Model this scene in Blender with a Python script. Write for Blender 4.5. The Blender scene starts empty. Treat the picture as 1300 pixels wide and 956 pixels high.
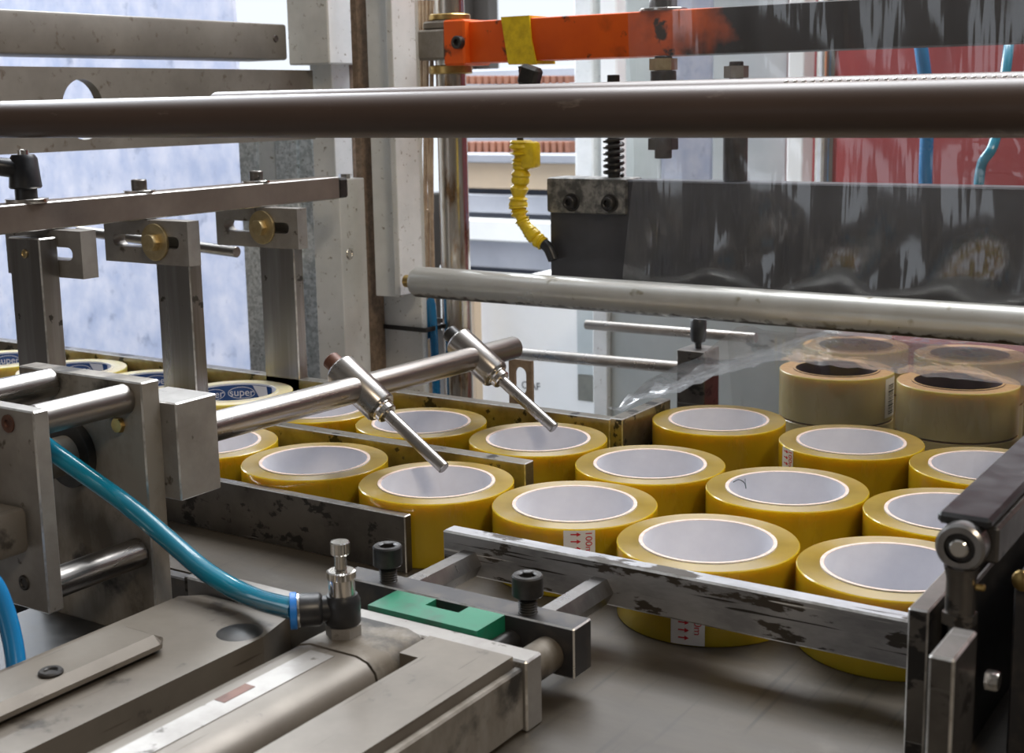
import bpy, bmesh, math, random
from mathutils import Vector, Matrix
random.seed(7)
PI = math.pi
scene = bpy.context.scene
COL = scene.collection

# ------------------------------------------------------------------ camera
# X runs along the guide bars, Y away from the operator, Z up, table top at 0 (metres)
FPX = 1706.6
PITCH, ROLL, YAW = (math.radians(a) for a in (10.1525, -1.015, 33.348))
HC = .3072
CX, CY = 650.0, 433.5


def cam_axes():
    cp, sp = math.cos(PITCH), math.sin(PITCH)
    F = Vector((0, cp, -sp)); U0 = Vector((0, sp, cp)); R0 = Vector((1, 0, 0))
    cr, sr = math.cos(ROLL), math.sin(ROLL)
    R = R0 * cr + U0 * sr; U = R0 * -sr + U0 * cr
    c, s = math.cos(YAW), math.sin(YAW)
    T = Matrix(((c, -s, 0), (s, c, 0), (0, 0, 1)))
    return T @ R, T @ U, T @ F


CR, CU, CF = cam_axes()
EYE = Vector((0, 0, HC))
cam_data = bpy.data.cameras.new('camera')
cam = bpy.data.objects.new('camera', cam_data)
COL.objects.link(cam)
cam.matrix_world = Matrix((
    (CR.x, CU.x, -CF.x, EYE.x), (CR.y, CU.y, -CF.y, EYE.y), (CR.z, CU.z, -CF.z, EYE.z), (0, 0, 0, 1)))
cam_data.sensor_width = 36
cam_data.lens = 36 * FPX / 1300
cam_data.shift_y = -44.5 / 1300
cam_data.clip_start = .02
cam_data.dof.use_dof = True
cam_data.dof.focus_distance = .92
cam_data.dof.aperture_fstop = 19
scene.camera = cam

# ------------------------------------------------------------------ light
world = bpy.data.worlds.new('world'); scene.world = world
world.use_nodes = True
bg = world.node_tree.nodes['Background']
bg.inputs[0].default_value = (.86, .92, 1.0, 1)
bg.inputs[1].default_value = 1.0


def area(name, loc, target, sx, sy, power, color):
    d = bpy.data.lights.new(name, 'AREA'); d.shape = 'RECTANGLE'
    d.size = sx; d.size_y = sy; d.energy = power; d.color = color
    o = bpy.data.objects.new(name, d); COL.objects.link(o)
    o.location = loc
    o.rotation_euler = (Vector(target) - Vector(loc)).to_track_quat('-Z', 'Y').to_euler()
    return o


area('skylight_lamp', (-.7, 2.3, 2.6), (-.5, .9, 0), 2.6, 1.6, 155, (.95, .97, 1.0))
area('window_lamp', (-3.4, 2.2, 1.5), (-.6, .9, .1), 2.2, 1.5, 145, (.88, .94, 1.0))
area('hall_lamp', (1.9, -.9, 2.4), (-.4, .6, 0), .5, .5, 27, (1.0, .84, .64))
vs = scene.view_settings
vs.view_transform = 'Standard'; vs.look = 'None'; vs.gamma = 1; vs.use_curve_mapping = False
vs.exposure = 0.14


# ------------------------------------------------------------------ pixel to place
def ray(x, y): return CR * ((x - CX) / FPX) - CU * ((y - CY) / FPX) + CF
def onz(x, y, z): d = ray(x, y); return EYE + d * ((z - HC) / d.z)
def onY(x, y, Y): d = ray(x, y); return EYE + d * (Y / d.y)
def onX(x, y, X): d = ray(x, y); return EYE + d * (X / d.x)


# ------------------------------------------------------------------ materials
MATS = {}


def mat(name, c1, c2=None, metal=0.0, rough=.5, scale=60, lo=.4, hi=.65, bump=0.0, stretch=(1, 1, 1), rvar=.12,
        c3=None, c3scale=200, c3lo=.62, c3hi=.68, c3stretch=(1, 1, 1), detail=6, coat=0.0, sss=0.0, trans=0.0, aniso=0.0, spec=.5):
    m = bpy.data.materials.new(name); m.use_nodes = True
    nt = m.node_tree; N = nt.nodes; L = nt.links
    b = N['Principled BSDF']
    b.inputs['Metallic'].default_value = metal
    b.inputs['Roughness'].default_value = rough
    b.inputs['Base Color'].default_value = (*c1, 1)
    b.inputs['Coat Weight'].default_value = coat
    b.inputs['Specular IOR Level'].default_value = spec
    if sss:
        b.inputs['Subsurface Weight'].default_value = sss
        b.inputs['Subsurface Radius'].default_value = (1, .62, .1)
        b.inputs['Subsurface Scale'].default_value = .03
    if trans: b.inputs['Transmission Weight'].default_value = trans
    tc = N.new('ShaderNodeTexCoord')

    def noise(sc, st, det):
        mp = N.new('ShaderNodeMapping'); mp.inputs['Scale'].default_value = st
        L.new(tc.outputs['Object'], mp.inputs['Vector'])
        n = N.new('ShaderNodeTexNoise'); n.inputs['Scale'].default_value = sc; n.inputs['Detail'].default_value = det
        n.inputs['Roughness'].default_value = .6
        L.new(mp.outputs[0], n.inputs['Vector'])
        return n

    def ramp(src, a, z):
        r = N.new('ShaderNodeMapRange'); r.inputs['From Min'].default_value = a; r.inputs['From Max'].default_value = z
        L.new(src, r.inputs['Value']); return r.outputs[0]

    def mix(fac, a, bcol):
        x = N.new('ShaderNodeMix'); x.data_type = 'RGBA'
        L.new(fac, x.inputs[0])
        for sock, v in ((x.inputs[6], a), (x.inputs[7], bcol)):
            if isinstance(v, tuple): sock.default_value = (*v, 1)
            else: L.new(v, sock)
        return x.outputs[2]
    if c2 is not None:
        n = noise(scale, stretch, detail)
        f = ramp(n.outputs[0], lo, hi)
        col = mix(f, c1, c2)
        rr = N.new('ShaderNodeMapRange')
        rr.inputs['To Min'].default_value = max(.03, rough - rvar); rr.inputs['To Max'].default_value = min(1, rough + rvar)
        L.new(n.outputs[0], rr.inputs['Value']); L.new(rr.outputs[0], b.inputs['Roughness'])
        if c3 is not None:
            n3 = noise(c3scale, c3stretch, 8)
            f3 = ramp(n3.outputs[0], c3lo, c3hi)
            col = mix(f3, col, c3)
            inv = N.new('ShaderNodeMath'); inv.operation = 'MULTIPLY'; inv.inputs[1].default_value = metal
            one = N.new('ShaderNodeMath'); one.operation = 'SUBTRACT'; one.inputs[0].default_value = 1
            L.new(f3, one.inputs[1]); L.new(one.outputs[0], inv.inputs[0]); L.new(inv.outputs[0], b.inputs['Metallic'])
        L.new(col, b.inputs['Base Color'])
        if bump:
            bp = N.new('ShaderNodeBump'); bp.inputs['Strength'].default_value = bump; bp.inputs['Distance'].default_value = .001
            L.new(n.outputs[0], bp.inputs['Height']); L.new(bp.outputs[0], b.inputs['Normal'])
    if aniso:
        b.inputs['Anisotropic'].default_value = aniso; b.inputs['Anisotropic Rotation'].default_value = .25; b.inputs['IOR'].default_value = 1.6
        t = N.new('ShaderNodeTangent'); t.direction_type = 'RADIAL'; t.axis = 'Z'
        L.new(t.outputs[0], b.inputs['Tangent'])
    MATS[name] = m
    return m


mat('belt', (.074, .060, .044), (.052, .042, .030), 0, .42, 18, .35, .7, .15, (1, 3, 1), c3=(.095, .08, .063), c3scale=30, c3lo=.6, c3hi=.75)
mat('steel_dark', (.20, .185, .17), (.12, .11, .10), .9, .36, 25, .4, .65, .1, c3=(.012, .010, .009), c3scale=45, c3lo=.56, c3hi=.60, c3stretch=(1, 1, 1.6))
mat('steel', (.40, .39, .385), (.28, .265, .25), 1, .30, 60, .4, .6, .05, (1, 1, .06), c3=(.03, .026, .022), c3scale=60, c3lo=.67, c3hi=.69)
mat('steel_rail', (.36, .33, .285), (.24, .215, .18), .9, .34, 40, .4, .6, .05, c3=(.018, .015, .013), c3scale=42, c3lo=.58, c3hi=.605)
mat('scratched', (.46, .46, .475), (.29, .29, .30), .6, .38, 26, .4, .62, .12, (1, 1, 3), c3=(.05, .04, .03), c3scale=40, c3lo=.555, c3hi=.58, c3stretch=(.55, 1, 1.7))
mat('worn_edge_highlight', (.78, .77, .75), (.45, .43, .40), .8, .32, 70, .45, .62)  # edge wear, kept bright so it also paints highlights along the edges
mat('bare_rod', (.43, .405, .38), (.33, .305, .28), 1, .29, 20, .4, .6, 0, (1, .1, 1))
mat('chrome', (.72, .70, .66), (.60, .56, .50), 1, .16, 30, .4, .6, 0)
mat('rusty_chrome', (.62, .58, .52), (.28, .18, .10), 1, .24, 60, .52, .62, 0, (1, 1, .25))
mat('alu', (.36, .34, .315), (.27, .25, .23), .45, .44, 30, .38, .62, .06, c3=(.08, .065, .05), c3scale=80, c3lo=.63, c3hi=.69)
mat('alu_warm', (.215, .187, .152), (.155, .133, .108), .3, .42, 14, .35, .65, .04, c3=(.05, .04, .03), c3scale=30, c3lo=.61, c3hi=.68)
mat('alu_dirty', (.33, .30, .26), (.13, .105, .075), .3, .55, 22, .40, .66, .08, (1, 1, .5), c3=(.025, .02, .015), c3scale=24, c3lo=.54, c3hi=.66)
mat('galvanised', (.50, .54, .54), (.78, .81, .82), .1, .5, 160, .42, .58, .05, c3=(.2, .2, .18), c3scale=260, c3lo=.60, c3hi=.68)
mat('frame_alu', (.86, .87, .86), (.72, .74, .73), .05, .5, 18, .35, .65, .03, c3=(.30, .27, .22), c3scale=150, c3lo=.62, c3hi=.70)
mat('bar_brown', (.19, .155, .13), (.145, .115, .097), .3, .42, 20, .4, .65, .03, c3=(.02, .017, .015), c3scale=60, c3lo=.70, c3hi=.72)
mat('frame_grey', (.26, .238, .205), (.19, .17, .145), .1, .55, 14, .35, .65, .03, c3=(.12, .09, .065), c3scale=90, c3lo=.60, c3hi=.70)
mat('brown_edge', (.28, .20, .14), (.18, .13, .09), 0, .6, 160, .4, .6, .1)
mat('panel_frost', (.88, .89, .95), (.68, .73, .85), 0, .5, 30, .36, .66, 0, (1, 1, .8), c3=(.52, .56, .66), c3scale=34, c3lo=.59, c3hi=.72)
_fn = MATS['panel_frost'].node_tree; _b = _fn.nodes['Principled BSDF']; _t = _fn.nodes.new('ShaderNodeBsdfTranslucent'); _m = _fn.nodes.new('ShaderNodeMixShader'); _m.inputs[0].default_value = .62
_fn.links.new(_b.inputs['Base Color'].links[0].from_socket, _t.inputs[0]); _fn.links.new(_b.outputs[0], _m.inputs[1]); _fn.links.new(_t.outputs[0], _m.inputs[2]); _fn.links.new(_m.outputs[0], _fn.nodes['Material Output'].inputs[0])
mat('black_plastic', (.018, .018, .02), (.03, .03, .032), 0, .35, 80)
mat('black_oxide', (.028, .027, .027), (.05, .046, .042), .4, .38, 90, .4, .6)
mat('socket_dark', (.008, .008, .008), None, .2, .5)
mat('yoke_black', (.045, .043, .045), (.09, .078, .066), .3, .48, 70, .45, .7, .08)
mat('seal_bar', (.05, .05, .057), (.085, .085, .095), .25, .42, 14, .35, .7, .05, c3=(.40, .40, .42), c3scale=220, c3lo=.715, c3hi=.73, c3stretch=(1, 1, .4))
mat('clamp_plate', (.10, .10, .095), (.30, .29, .27), .4, .5, 110, .42, .62, .2)
mat('roller_brown', (.105, .070, .055), (.08, .053, .041), .0, .38, 10, .4, .65, 0, (.3, 1, 1), spec=.35, c3=(.26, .21, .17), c3scale=55, c3lo=.64, c3hi=.74, c3stretch=(.35, 1, 1))
mat('roller_silver', (.64, .635, .60), (.52, .51, .47), .45, .30, 8, .4, .6, 0, c3=(.05, .04, .02), c3scale=110, c3lo=.715, c3hi=.73)
mat('orange', (.86, .135, .012), (.72, .10, .012), 0, .48, 10, .35, .65, .02, spec=.25, c3=(.05, .03, .02), c3scale=26, c3lo=.60, c3hi=.65)
mat('yellow_tape', (.85, .62, .02), (.62, .42, .01), 0, .34, 120, .4, .7, .5)
mat('green_pad', (.012, .20, .105), (.045, .12, .08), 0, .5, 40, .45, .68, .05)
mat('teal_hose', (.004, .22, .33), (.003, .17, .27), 0, .22, 20, coat=.5)
mat('blue_hose', (.008, .20, .46), (.006, .15, .36), 0, .25, 20, coat=.4)
mat('blue_ring', (.02, .20, .62), None, 0, .35)
mat('cable_brown', (.40, .29, .19), (.25, .17, .11), 0, .5, 60)
mat('brass', (.62, .43, .16), (.40, .27, .10), 1, .32, 60)
mat('zinc_yellow', (.60, .49, .28), (.44, .34, .18), .85, .36, 60)
mat('rust_head', (.16, .07, .045), (.09, .04, .028), .3, .5, 80)
mat('white_paint', (.92, .92, .90), (.86, .86, .84), 0, .45, 8, .4, .65)
mat('grey_paint', (.52, .56, .56), (.44, .48, .48), 0, .5, 8, .4, .65)
mat('dark_slot', (.20, .20, .17), (.15, .15, .13), 0, .6, 30)
mat('red_panel', (.36, .045, .045), (.29, .035, .038), 0, .45, 5, .4, .65)
mat('ink', (.06, .07, .08), None, 0, .5)
mat('red_print', (.62, .015, .03), None, 0, .5)
mat('blue_print', (.008, .06, .22), None, 0, .35)
mat('paper', (.82, .80, .80), None, 0, .5)
mat('core_paper', (.91, .91, .96), (.86, .86, .92), 0, .6, 60)
mat('core_edge', (.62, .47, .40), (.48, .36, .30), 0, .6, 300)
mat('core_dark', (.10, .065, .07), (.07, .045, .05), 0, .5, 40)
mat('tape', (.52, .36, .016), (.40, .265, .010), 0, .24, 12, .35, .65, 0, (1, 1, .3), coat=.3, sss=.45)
mat('tape_side', (.30, .20, .032), (.20, .128, .014), 0, .30, 26, .35, .65, 0, rvar=0, sss=.25, aniso=.9, spec=.8)
mat('tape_pale', (.72, .60, .24), (.64, .52, .18), 0, .26, 12, .35, .65, 0, coat=.3, sss=.4)
mat('tape_side_pale', (.78, .66, .40), (.70, .58, .32), 0, .32, 200, .4, .6, 0, sss=.3, aniso=.8)
mat('tape_tan', (.58, .47, .22), (.50, .40, .17), 0, .28, 12, .35, .65, 0, (1, 1, .3), coat=.3, sss=.3)
mat('tape_side_tan', (.44, .26, .12), (.36, .21, .09), 0, .35, 200, .4, .6, 0, sss=.2)
mat('floor', (.10, .092, .085), (.08, .073, .067), 0, .6, 3)
mat('wall', (.13, .115, .10), (.11, .097, .085), 0, .7, 2)
mat('ceiling', (.55, .55, .54), (.5, .5, .49), 0, .8, 2)
mat('tan_board', (.62, .48, .33), (.55, .43, .31), 0, .6, 6)
mat('rust_row', (.33, .14, .08), (.26, .11, .07), 0, .6, 20)
mat('conveyor_grey', (.42, .43, .47), (.36, .37, .41), .2, .5, 8)
mat('dark_rail', (.04, .045, .06), None, .2, .5)


def add_lines(name, color, rot, scale, stretch, lo, hi):
    nt = MATS[name].node_tree; N = nt.nodes; L = nt.links; b = N['Principled BSDF']
    src = b.inputs['Base Color'].links[0].from_socket
    tc = N.new('ShaderNodeTexCoord'); mp = N.new('ShaderNodeMapping')
    mp.inputs['Rotation'].default_value = rot; mp.inputs['Scale'].default_value = stretch
    n = N.new('ShaderNodeTexNoise'); n.inputs['Scale'].default_value = scale; n.inputs['Detail'].default_value = 2
    mr = N.new('ShaderNodeMapRange'); mr.inputs['From Min'].default_value = lo; mr.inputs['From Max'].default_value = hi
    mx = N.new('ShaderNodeMix'); mx.data_type = 'RGBA'; mx.inputs[7].default_value = (*color, 1)
    L.new(tc.outputs['Object'], mp.inputs[0]); L.new(mp.outputs[0], n.inputs['Vector']); L.new(n.outputs[0], mr.inputs['Value'])
    L.new(mr.outputs[0], mx.inputs[0]); L.new(src, mx.inputs[6]); L.new(mx.outputs[2], b.inputs['Base Color'])


add_lines('scratched', (.05, .045, .04), (0, .12, 0), 420, (.035, 1, 1), .66, .69)
add_lines('scratched', (.80, .80, .80), (0, .30, 0), 420, (.03, 1, 1), .69, .72)
add_lines('steel_dark', (.30, .29, .28), (0, .1, 0), 420, (.03, 1, 1), .70, .74)
add_lines('alu_warm', (.11, .09, .07), (0, 0, .5), 300, (1, .04, 1), .68, .72)
add_lines('belt', (.036, .03, .022), (0, 0, .3), 160, (1, .06, 1), .62, .74)
add_lines('roller_silver', (.30, .27, .20), (0, 0, 0), 60, (1, 1, 1), .66, .74)


def film_mat(name, gloss, haze, bscale, bstr, rough=.08, stretch=(1, 1, .35)):
    m = bpy.data.materials.new(name); m.use_nodes = True
    nt = m.node_tree; N = nt.nodes; L = nt.links
    N.clear()
    out = N.new('ShaderNodeOutputMaterial')
    tr = N.new('ShaderNodeBsdfTransparent'); tr.inputs[0].default_value = (.95, .95, .95, 1)
    gl = N.new('ShaderNodeBsdfGlossy'); gl.inputs['Roughness'].default_value = rough
    df = N.new('ShaderNodeBsdfTranslucent'); df.inputs[0].default_value = (.8, .8, .8, 1)
    d2 = N.new('ShaderNodeBsdfDiffuse'); d2.inputs[0].default_value = (.75, .75, .76, 1)
    m0 = N.new('ShaderNodeMixShader'); m0.inputs[0].default_value = .6
    L.new(df.outputs[0], m0.inputs[1]); L.new(d2.outputs[0], m0.inputs[2])
    m1 = N.new('ShaderNodeMixShader'); m1.inputs[0].default_value = haze
    L.new(tr.outputs[0], m1.inputs[1]); L.new(m0.outputs[0], m1.inputs[2])
    m2 = N.new('ShaderNodeMixShader')
    lw = N.new('ShaderNodeLayerWeight'); lw.inputs[0].default_value = .35
    mr = N.new('ShaderNodeMapRange'); mr.inputs['To Min'].default_value = gloss; mr.inputs['To Max'].default_value = min(1, gloss + .22)
    L.new(lw.outputs['Fresnel'], mr.inputs['Value']); L.new(mr.outputs[0], m2.inputs[0])
    L.new(m1.outputs[0], m2.inputs[1]); L.new(gl.outputs[0], m2.inputs[2])
    tc = N.new('ShaderNodeTexCoord')
    mp = N.new('ShaderNodeMapping'); mp.inputs['Scale'].default_value = stretch
    n = N.new('ShaderNodeTexNoise'); n.inputs['Scale'].default_value = bscale; n.inputs['Detail'].default_value = 3
    bp = N.new('ShaderNodeBump'); bp.inputs['Strength'].default_value = bstr; bp.inputs['Distance'].default_value = .01
    L.new(tc.outputs['Object'], mp.inputs[0]); L.new(mp.outputs[0], n.inputs['Vector'])
    L.new(n.outputs[0], bp.inputs['Height'])
    L.new(bp.outputs[0], gl.inputs['Normal'])
    L.new(m2.outputs[0], out.inputs[0])
    MATS[name] = m


film_mat('film', .12, .022, 40, .26, .11, (1, 1, .07))
film_mat('film_wrap', .20, .13, 26, .35, .12, (1, 1, 1))


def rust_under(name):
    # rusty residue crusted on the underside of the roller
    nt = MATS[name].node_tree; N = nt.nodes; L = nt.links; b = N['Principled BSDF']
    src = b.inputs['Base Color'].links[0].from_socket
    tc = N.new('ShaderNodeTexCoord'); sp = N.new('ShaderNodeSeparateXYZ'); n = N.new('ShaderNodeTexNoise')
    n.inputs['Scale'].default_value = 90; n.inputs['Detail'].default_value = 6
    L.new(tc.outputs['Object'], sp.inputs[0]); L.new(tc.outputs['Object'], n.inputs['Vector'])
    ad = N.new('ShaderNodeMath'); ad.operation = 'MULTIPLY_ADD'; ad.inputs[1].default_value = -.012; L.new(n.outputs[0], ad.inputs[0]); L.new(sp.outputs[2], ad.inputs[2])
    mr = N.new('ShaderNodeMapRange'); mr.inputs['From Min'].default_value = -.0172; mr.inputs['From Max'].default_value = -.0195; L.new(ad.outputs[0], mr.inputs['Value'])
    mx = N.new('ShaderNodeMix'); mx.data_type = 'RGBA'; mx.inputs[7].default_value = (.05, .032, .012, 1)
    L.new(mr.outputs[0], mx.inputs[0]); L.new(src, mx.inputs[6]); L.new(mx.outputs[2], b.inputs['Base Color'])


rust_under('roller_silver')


# ------------------------------------------------------------------ mesh helpers
def box(bm, x0, x1, y0, y1, z0, z1, bev=.0006, M=None, seg=1, worn=False):
    v = [bm.verts.new((x, y, z)) for z in (z0, z1) for y in (y0, y1) for x in (x0, x1)]
    fs = [(0, 2, 3, 1), (4, 5, 7, 6), (0, 1, 5, 4), (2, 6, 7, 3), (0, 4, 6, 2), (1, 3, 7, 5)]
    faces = [bm.faces.new([v[i] for i in f]) for f in fs]
    if M is not None: bmesh.ops.transform(bm, matrix=M, verts=v)
    if bev:
        es = set()
        for f in faces: es.update(f.edges)
        res = bmesh.ops.bevel(bm, geom=list(es), offset=bev, segments=seg, affect='EDGES', profile=.5)
        if worn:
            for f in res['faces']: f.material_index = 1  # bevel faces carry the wear and the painted edge highlight
    return bm


def frame_of(axis):
    a = Vector(axis).normalized()
    h = Vector((0, 0, 1)) if abs(a.z) < .9 else Vector((1, 0, 0))
    u = h.cross(a).normalized(); w = a.cross(u)
    return u, w, a


def lathe(bm, prof, origin, axis=(0, 0, 1), n=32, hexes=()):
    """prof: list of (radius, height); an index in hexes becomes a hexagon; ends with radius 0 are closed"""
    u, w, a = frame_of(axis); o = Vector(origin)
    rings = []
    for k, (r, h) in enumerate(prof):
        if r == 0:
            rings.append([bm.verts.new(o + a * h)]); continue
        ring = []
        for i in range(n):
            t = 2 * PI * i / n
            rr = r
            if k in hexes:
                rr = r * math.cos(PI / 6) / math.cos((t % (PI / 3)) - PI / 6)
            ring.append(bm.verts.new(o + a * h + (u * math.cos(t) + w * math.sin(t)) * rr))
        rings.append(ring)
    for A, B in zip(rings, rings[1:]):
        if len(A) == 1 and len(B) == 1: continue
        for i in range(n):
            j = (i + 1) % n
            if len(A) == 1: bm.faces.new((A[0], B[j], B[i]))
            elif len(B) == 1: bm.faces.new((A[i], A[j], B[0]))
            else: bm.faces.new((A[i], A[j], B[j], B[i]))
    return bm


def cyl(bm, a, b, r, n=32, r2=None, bev=.0006):
    a = Vector(a); b = Vector(b); L = (b - a).length
    r2 = r if r2 is None else r2
    lathe(bm, [(0, 0), (r - bev, 0), (r, bev), (r2, L - bev), (r2 - bev, L), (0, L)], a, b - a, n)
    return bm


def ring(bm, origin, axis, ro, ri, h, n=32, bev=.0003):
    lathe(bm, [(ri, 0), (ro - bev, 0), (ro, bev), (ro, h - bev), (ro - bev, h), (ri, h), (ri, 0)], origin, axis, n)
    return bm


def smooth_path(pts, k=10):
    P = [Vector(p) for p in pts]; P = [P[0] * 2 - P[1]] + P + [P[-1] * 2 - P[-2]]
    out = []
    for i in range(1, len(P) - 2):
        p0, p1, p2, p3 = P[i - 1:i + 3]
        for j in range(k):
            t = j / k
            out.append(.5 * ((2 * p1) + (p2 - p0) * t + (2 * p0 - 5 * p1 + 4 * p2 - p3) * t * t + (3 * p1 - p0 - 3 * p2 + p3) * t ** 3))
    out.append(P[-2]); return out


def tube(bm, pts, r, n=12, k=10, rad=None):
    P = smooth_path(pts, k); u = None; rings = []
    for i, p in enumerate(P):
        t = (P[min(i + 1, len(P) - 1)] - P[max(i - 1, 0)]).normalized()
        if u is None: u = frame_of(t)[0]
        u = (u - t * u.dot(t)).normalized(); w = t.cross(u)
        rr = r if rad is None else rad(i / (len(P) - 1))
        rings.append([bm.verts.new(p + (u * math.cos(2 * PI * q / n) + w * math.sin(2 * PI * q / n)) * rr) for q in range(n)])
    for A, B in zip(rings, rings[1:]):
        for i in range(n): bm.faces.new((A[i], A[(i + 1) % n], B[(i + 1) % n], B[i]))
    bm.faces.new(rings[0][::-1]); bm.faces.new(rings[-1])
    return bm


def prism(bm, loops, origin, u, w, depth):
    """outline loops (first outer, the rest holes) in the (u, w) plane, extruded along u x w by depth"""
    o = Vector(origin); u = Vector(u); w = Vector(w); nrm = u.cross(w)
    edges = []
    for lp in loops:
        vs_ = [bm.verts.new(o + u * a + w * b) for a, b in lp]
        edges += [bm.edges.new((vs_[i], vs_[(i + 1) % len(vs_)])) for i in range(len(vs_))]
    r = bmesh.ops.triangle_fill(bm, use_beauty=True, use_dissolve=False, edges=edges)
    fs = [g for g in r['geom'] if isinstance(g, bmesh.types.BMFace)]
    e = bmesh.ops.extrude_face_region(bm, geom=fs)
    bmesh.ops.translate(bm, verts=[g for g in e['geom'] if isinstance(g, bmesh.types.BMVert)], vec=nrm * depth)
    return bm


def circle2(cx, cy, r, n=28): return [(cx + r * math.cos(2 * PI * i / n), cy + r * math.sin(2 * PI * i / n)) for i in range(n)]


def slot2(x0, x1, cy, r, n=8):
    a = [(x1 + r * math.sin(PI * i / n), cy - r * math.cos(PI * i / n)) for i in range(n + 1)]
    b = [(x0 - r * math.sin(PI * i / n), cy + r * math.cos(PI * i / n)) for i in range(n + 1)]
    return a + b


def rect2(x0, x1, y0, y1): return [(x0, y0), (x1, y0), (x1, y1), (x0, y1)]


def B(): return bmesh.new()


def obj(name, bm, material, parent=None, label=None, smooth=True, kind=None, angle=35):
    me = bpy.data.meshes.new(name)
    bmesh.ops.recalc_face_normals(bm, faces=bm.faces[:])
    root = parent
    off = Vector((0, 0, 0))
    while root is not None:
        off += root.location; root = root.parent
    if parent is not None: bmesh.ops.translate(bm, verts=bm.verts[:], vec=-off)
    bm.to_mesh(me); bm.free()
    if smooth:
        me.shade_smooth(); me.set_sharp_from_angle(angle=math.radians(angle))
    me.materials.append(MATS[material])
    if any(p.material_index == 1 for p in me.polygons): me.materials.append(MATS['worn_edge_highlight'])
    o = bpy.data.objects.new(name, me); COL.objects.link(o)
    o.parent = parent
    if label: o['label'] = label
    if kind: o['kind'] = kind
    return o


def tag(o, label, cat, group=None):
    o['label'] = label; o['category'] = cat
    if group: o['group'] = group
    return o


def thing(name, label, cat, loc=(0, 0, 0), group=None):
    o = bpy.data.objects.new(name, None); COL.objects.link(o); o.location = loc
    o.empty_display_size = .02
    return tag(o, label, cat, group)


def struct(name, bm, m, parent=None):
    o = obj(name, bm, m, parent)
    if parent is None: o['kind'] = 'structure'
    return o


def screw(parent, base, axis, rh, hh, material='black_oxide', name='cap_screw', shank=None, rs=None, label=None):
    """socket head cap screw, head sitting on base; shank: exposed thread length below the head"""
    bm = B(); o = Vector(base); a = Vector(axis).normalized()
    if shank:
        pr = []; k = 7; r0 = rs
        pr.append((r0, 0))
        for i in range(k):
            z = shank * i / k
            pr += [(r0, z + shank / k * .25), (r0 * .86, z + shank / k * .75)]
        pr.append((r0, shank))
        t = B(); lathe(t, pr, o, a, 20)
        o = o + a * shank
    lathe(bm, [(0, 0), (rh - .0004, 0), (rh, .0005), (rh, hh - .0008), (rh - .0007, hh), (rh * .60, hh), (rh * .55, hh - .0006), (rh * .55, hh * .45), (0, hh * .42)], o, a, 24, hexes=(6, 7))
    s = obj(name, bm, material, parent, label)
    if shank: obj('thread', t, material, s)
    return s


def hexbolt(parent, base, axis, r, h, material='zinc_yellow', name='hex_bolt'):
    bm = B(); lathe(bm, [(0, 0), (r, 0), (r, h * .85), (r * .86, h), (0, h)], base, axis, 24, hexes=(1, 2))
    return obj(name, bm, material, parent)


def text_mesh(s, size, extrude=0.0):
    cu = bpy.data.curves.new('lettering', 'FONT'); cu.body = s; cu.size = size
    cu.align_x = 'CENTER'; cu.align_y = 'CENTER'
    o = bpy.data.objects.new('lettering', cu); COL.objects.link(o)
    dg = bpy.context.evaluated_depsgraph_get()
    me = bpy.data.meshes.new_from_object(o.evaluated_get(dg))
    bpy.data.objects.remove(o); bpy.data.curves.remove(cu)
    return me


def add_text(bm, s, size, fn, sub=0):
    """text laid out in (a, b), each point sent through fn(a, b)"""
    me = text_mesh(s, size)
    t = B(); t.from_mesh(me); bpy.data.meshes.remove(me)
    bmesh.ops.triangulate(t, faces=t.faces[:])
    vm = {v: bm.verts.new(fn(v.co.x, v.co.y)) for v in t.verts}
    for f in t.faces:
        try: bm.faces.new([vm[v] for v in f.verts])
        except ValueError: pass
    t.free()


# ================================================================== the hall
ZF = -.95
bm = B(); box(bm, -4.5, 3.5, -3, 6.5, ZF - .1, ZF, 0); struct('floor', bm, 'floor')
bm = B(); wx0, wx1, wz0, wz1 = -1.85, -.75, -.10, .80  # unseen window opening, added for the film to mirror as bright streaks
box(bm, -4.5, wx0, -3.1, -3, ZF, 3.1, 0); box(bm, wx1, 3.5, -3.1, -3, ZF, 3.1, 0)
box(bm, wx0, wx1, -3.1, -3, ZF, wz0, 0); box(bm, wx0, wx1, -3.1, -3, wz1, 3.1, 0); struct('wall_front', bm, 'wall')
bm = B()
for a_, b_, c_, d_ in ((wx0, wx0 + .04, wz0, wz1), (wx1 - .04, wx1, wz0, wz1), (wx0, wx1, wz0, wz0 + .04), (wx0, wx1, wz1 - .04, wz1), (-1.32, -1.28, wz0, wz1)):
    box(bm, a_, b_, -3.06, -3.0, c_, d_, .003)
struct('added_window_1', bm, 'frame_alu')
bm = B(); box(bm, 3.5, 3.6, -3.1, 6.6, ZF, 3.1, 0); struct('wall_right', bm, 'wall')
bm = B(); box(bm, -4.5, 3.5, -3, .6, 3.1, 3.2, 0); struct('ceiling', bm, 'ceiling')
bm = B()
box(bm, -4.5, 3.5, 6.5, 6.6, ZF, -.1, 0); box(bm, -4.5, 3.5, 6.5, 6.6, 2.6, 3.1, 0)
for x in (-4.5, -2.6, -.6, 1.4, 3.4): box(bm, x, x + .1, 6.5, 6.6, -.1, 2.6, 0)
struct('wall_back', bm, 'wall')
bm = B()
box(bm, -4.6, -4.5, -3, 6.5, ZF, -.2, 0); box(bm, -4.6, -4.5, -3, .3, -.2, 3.1, 0)
for y in (.3, 2.3, 4.3, 6.4): box(bm, -4.6, -4.5, y, y + .1, -.2, 3.1, 0)
struct('wall_left', bm, 'wall')

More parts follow.
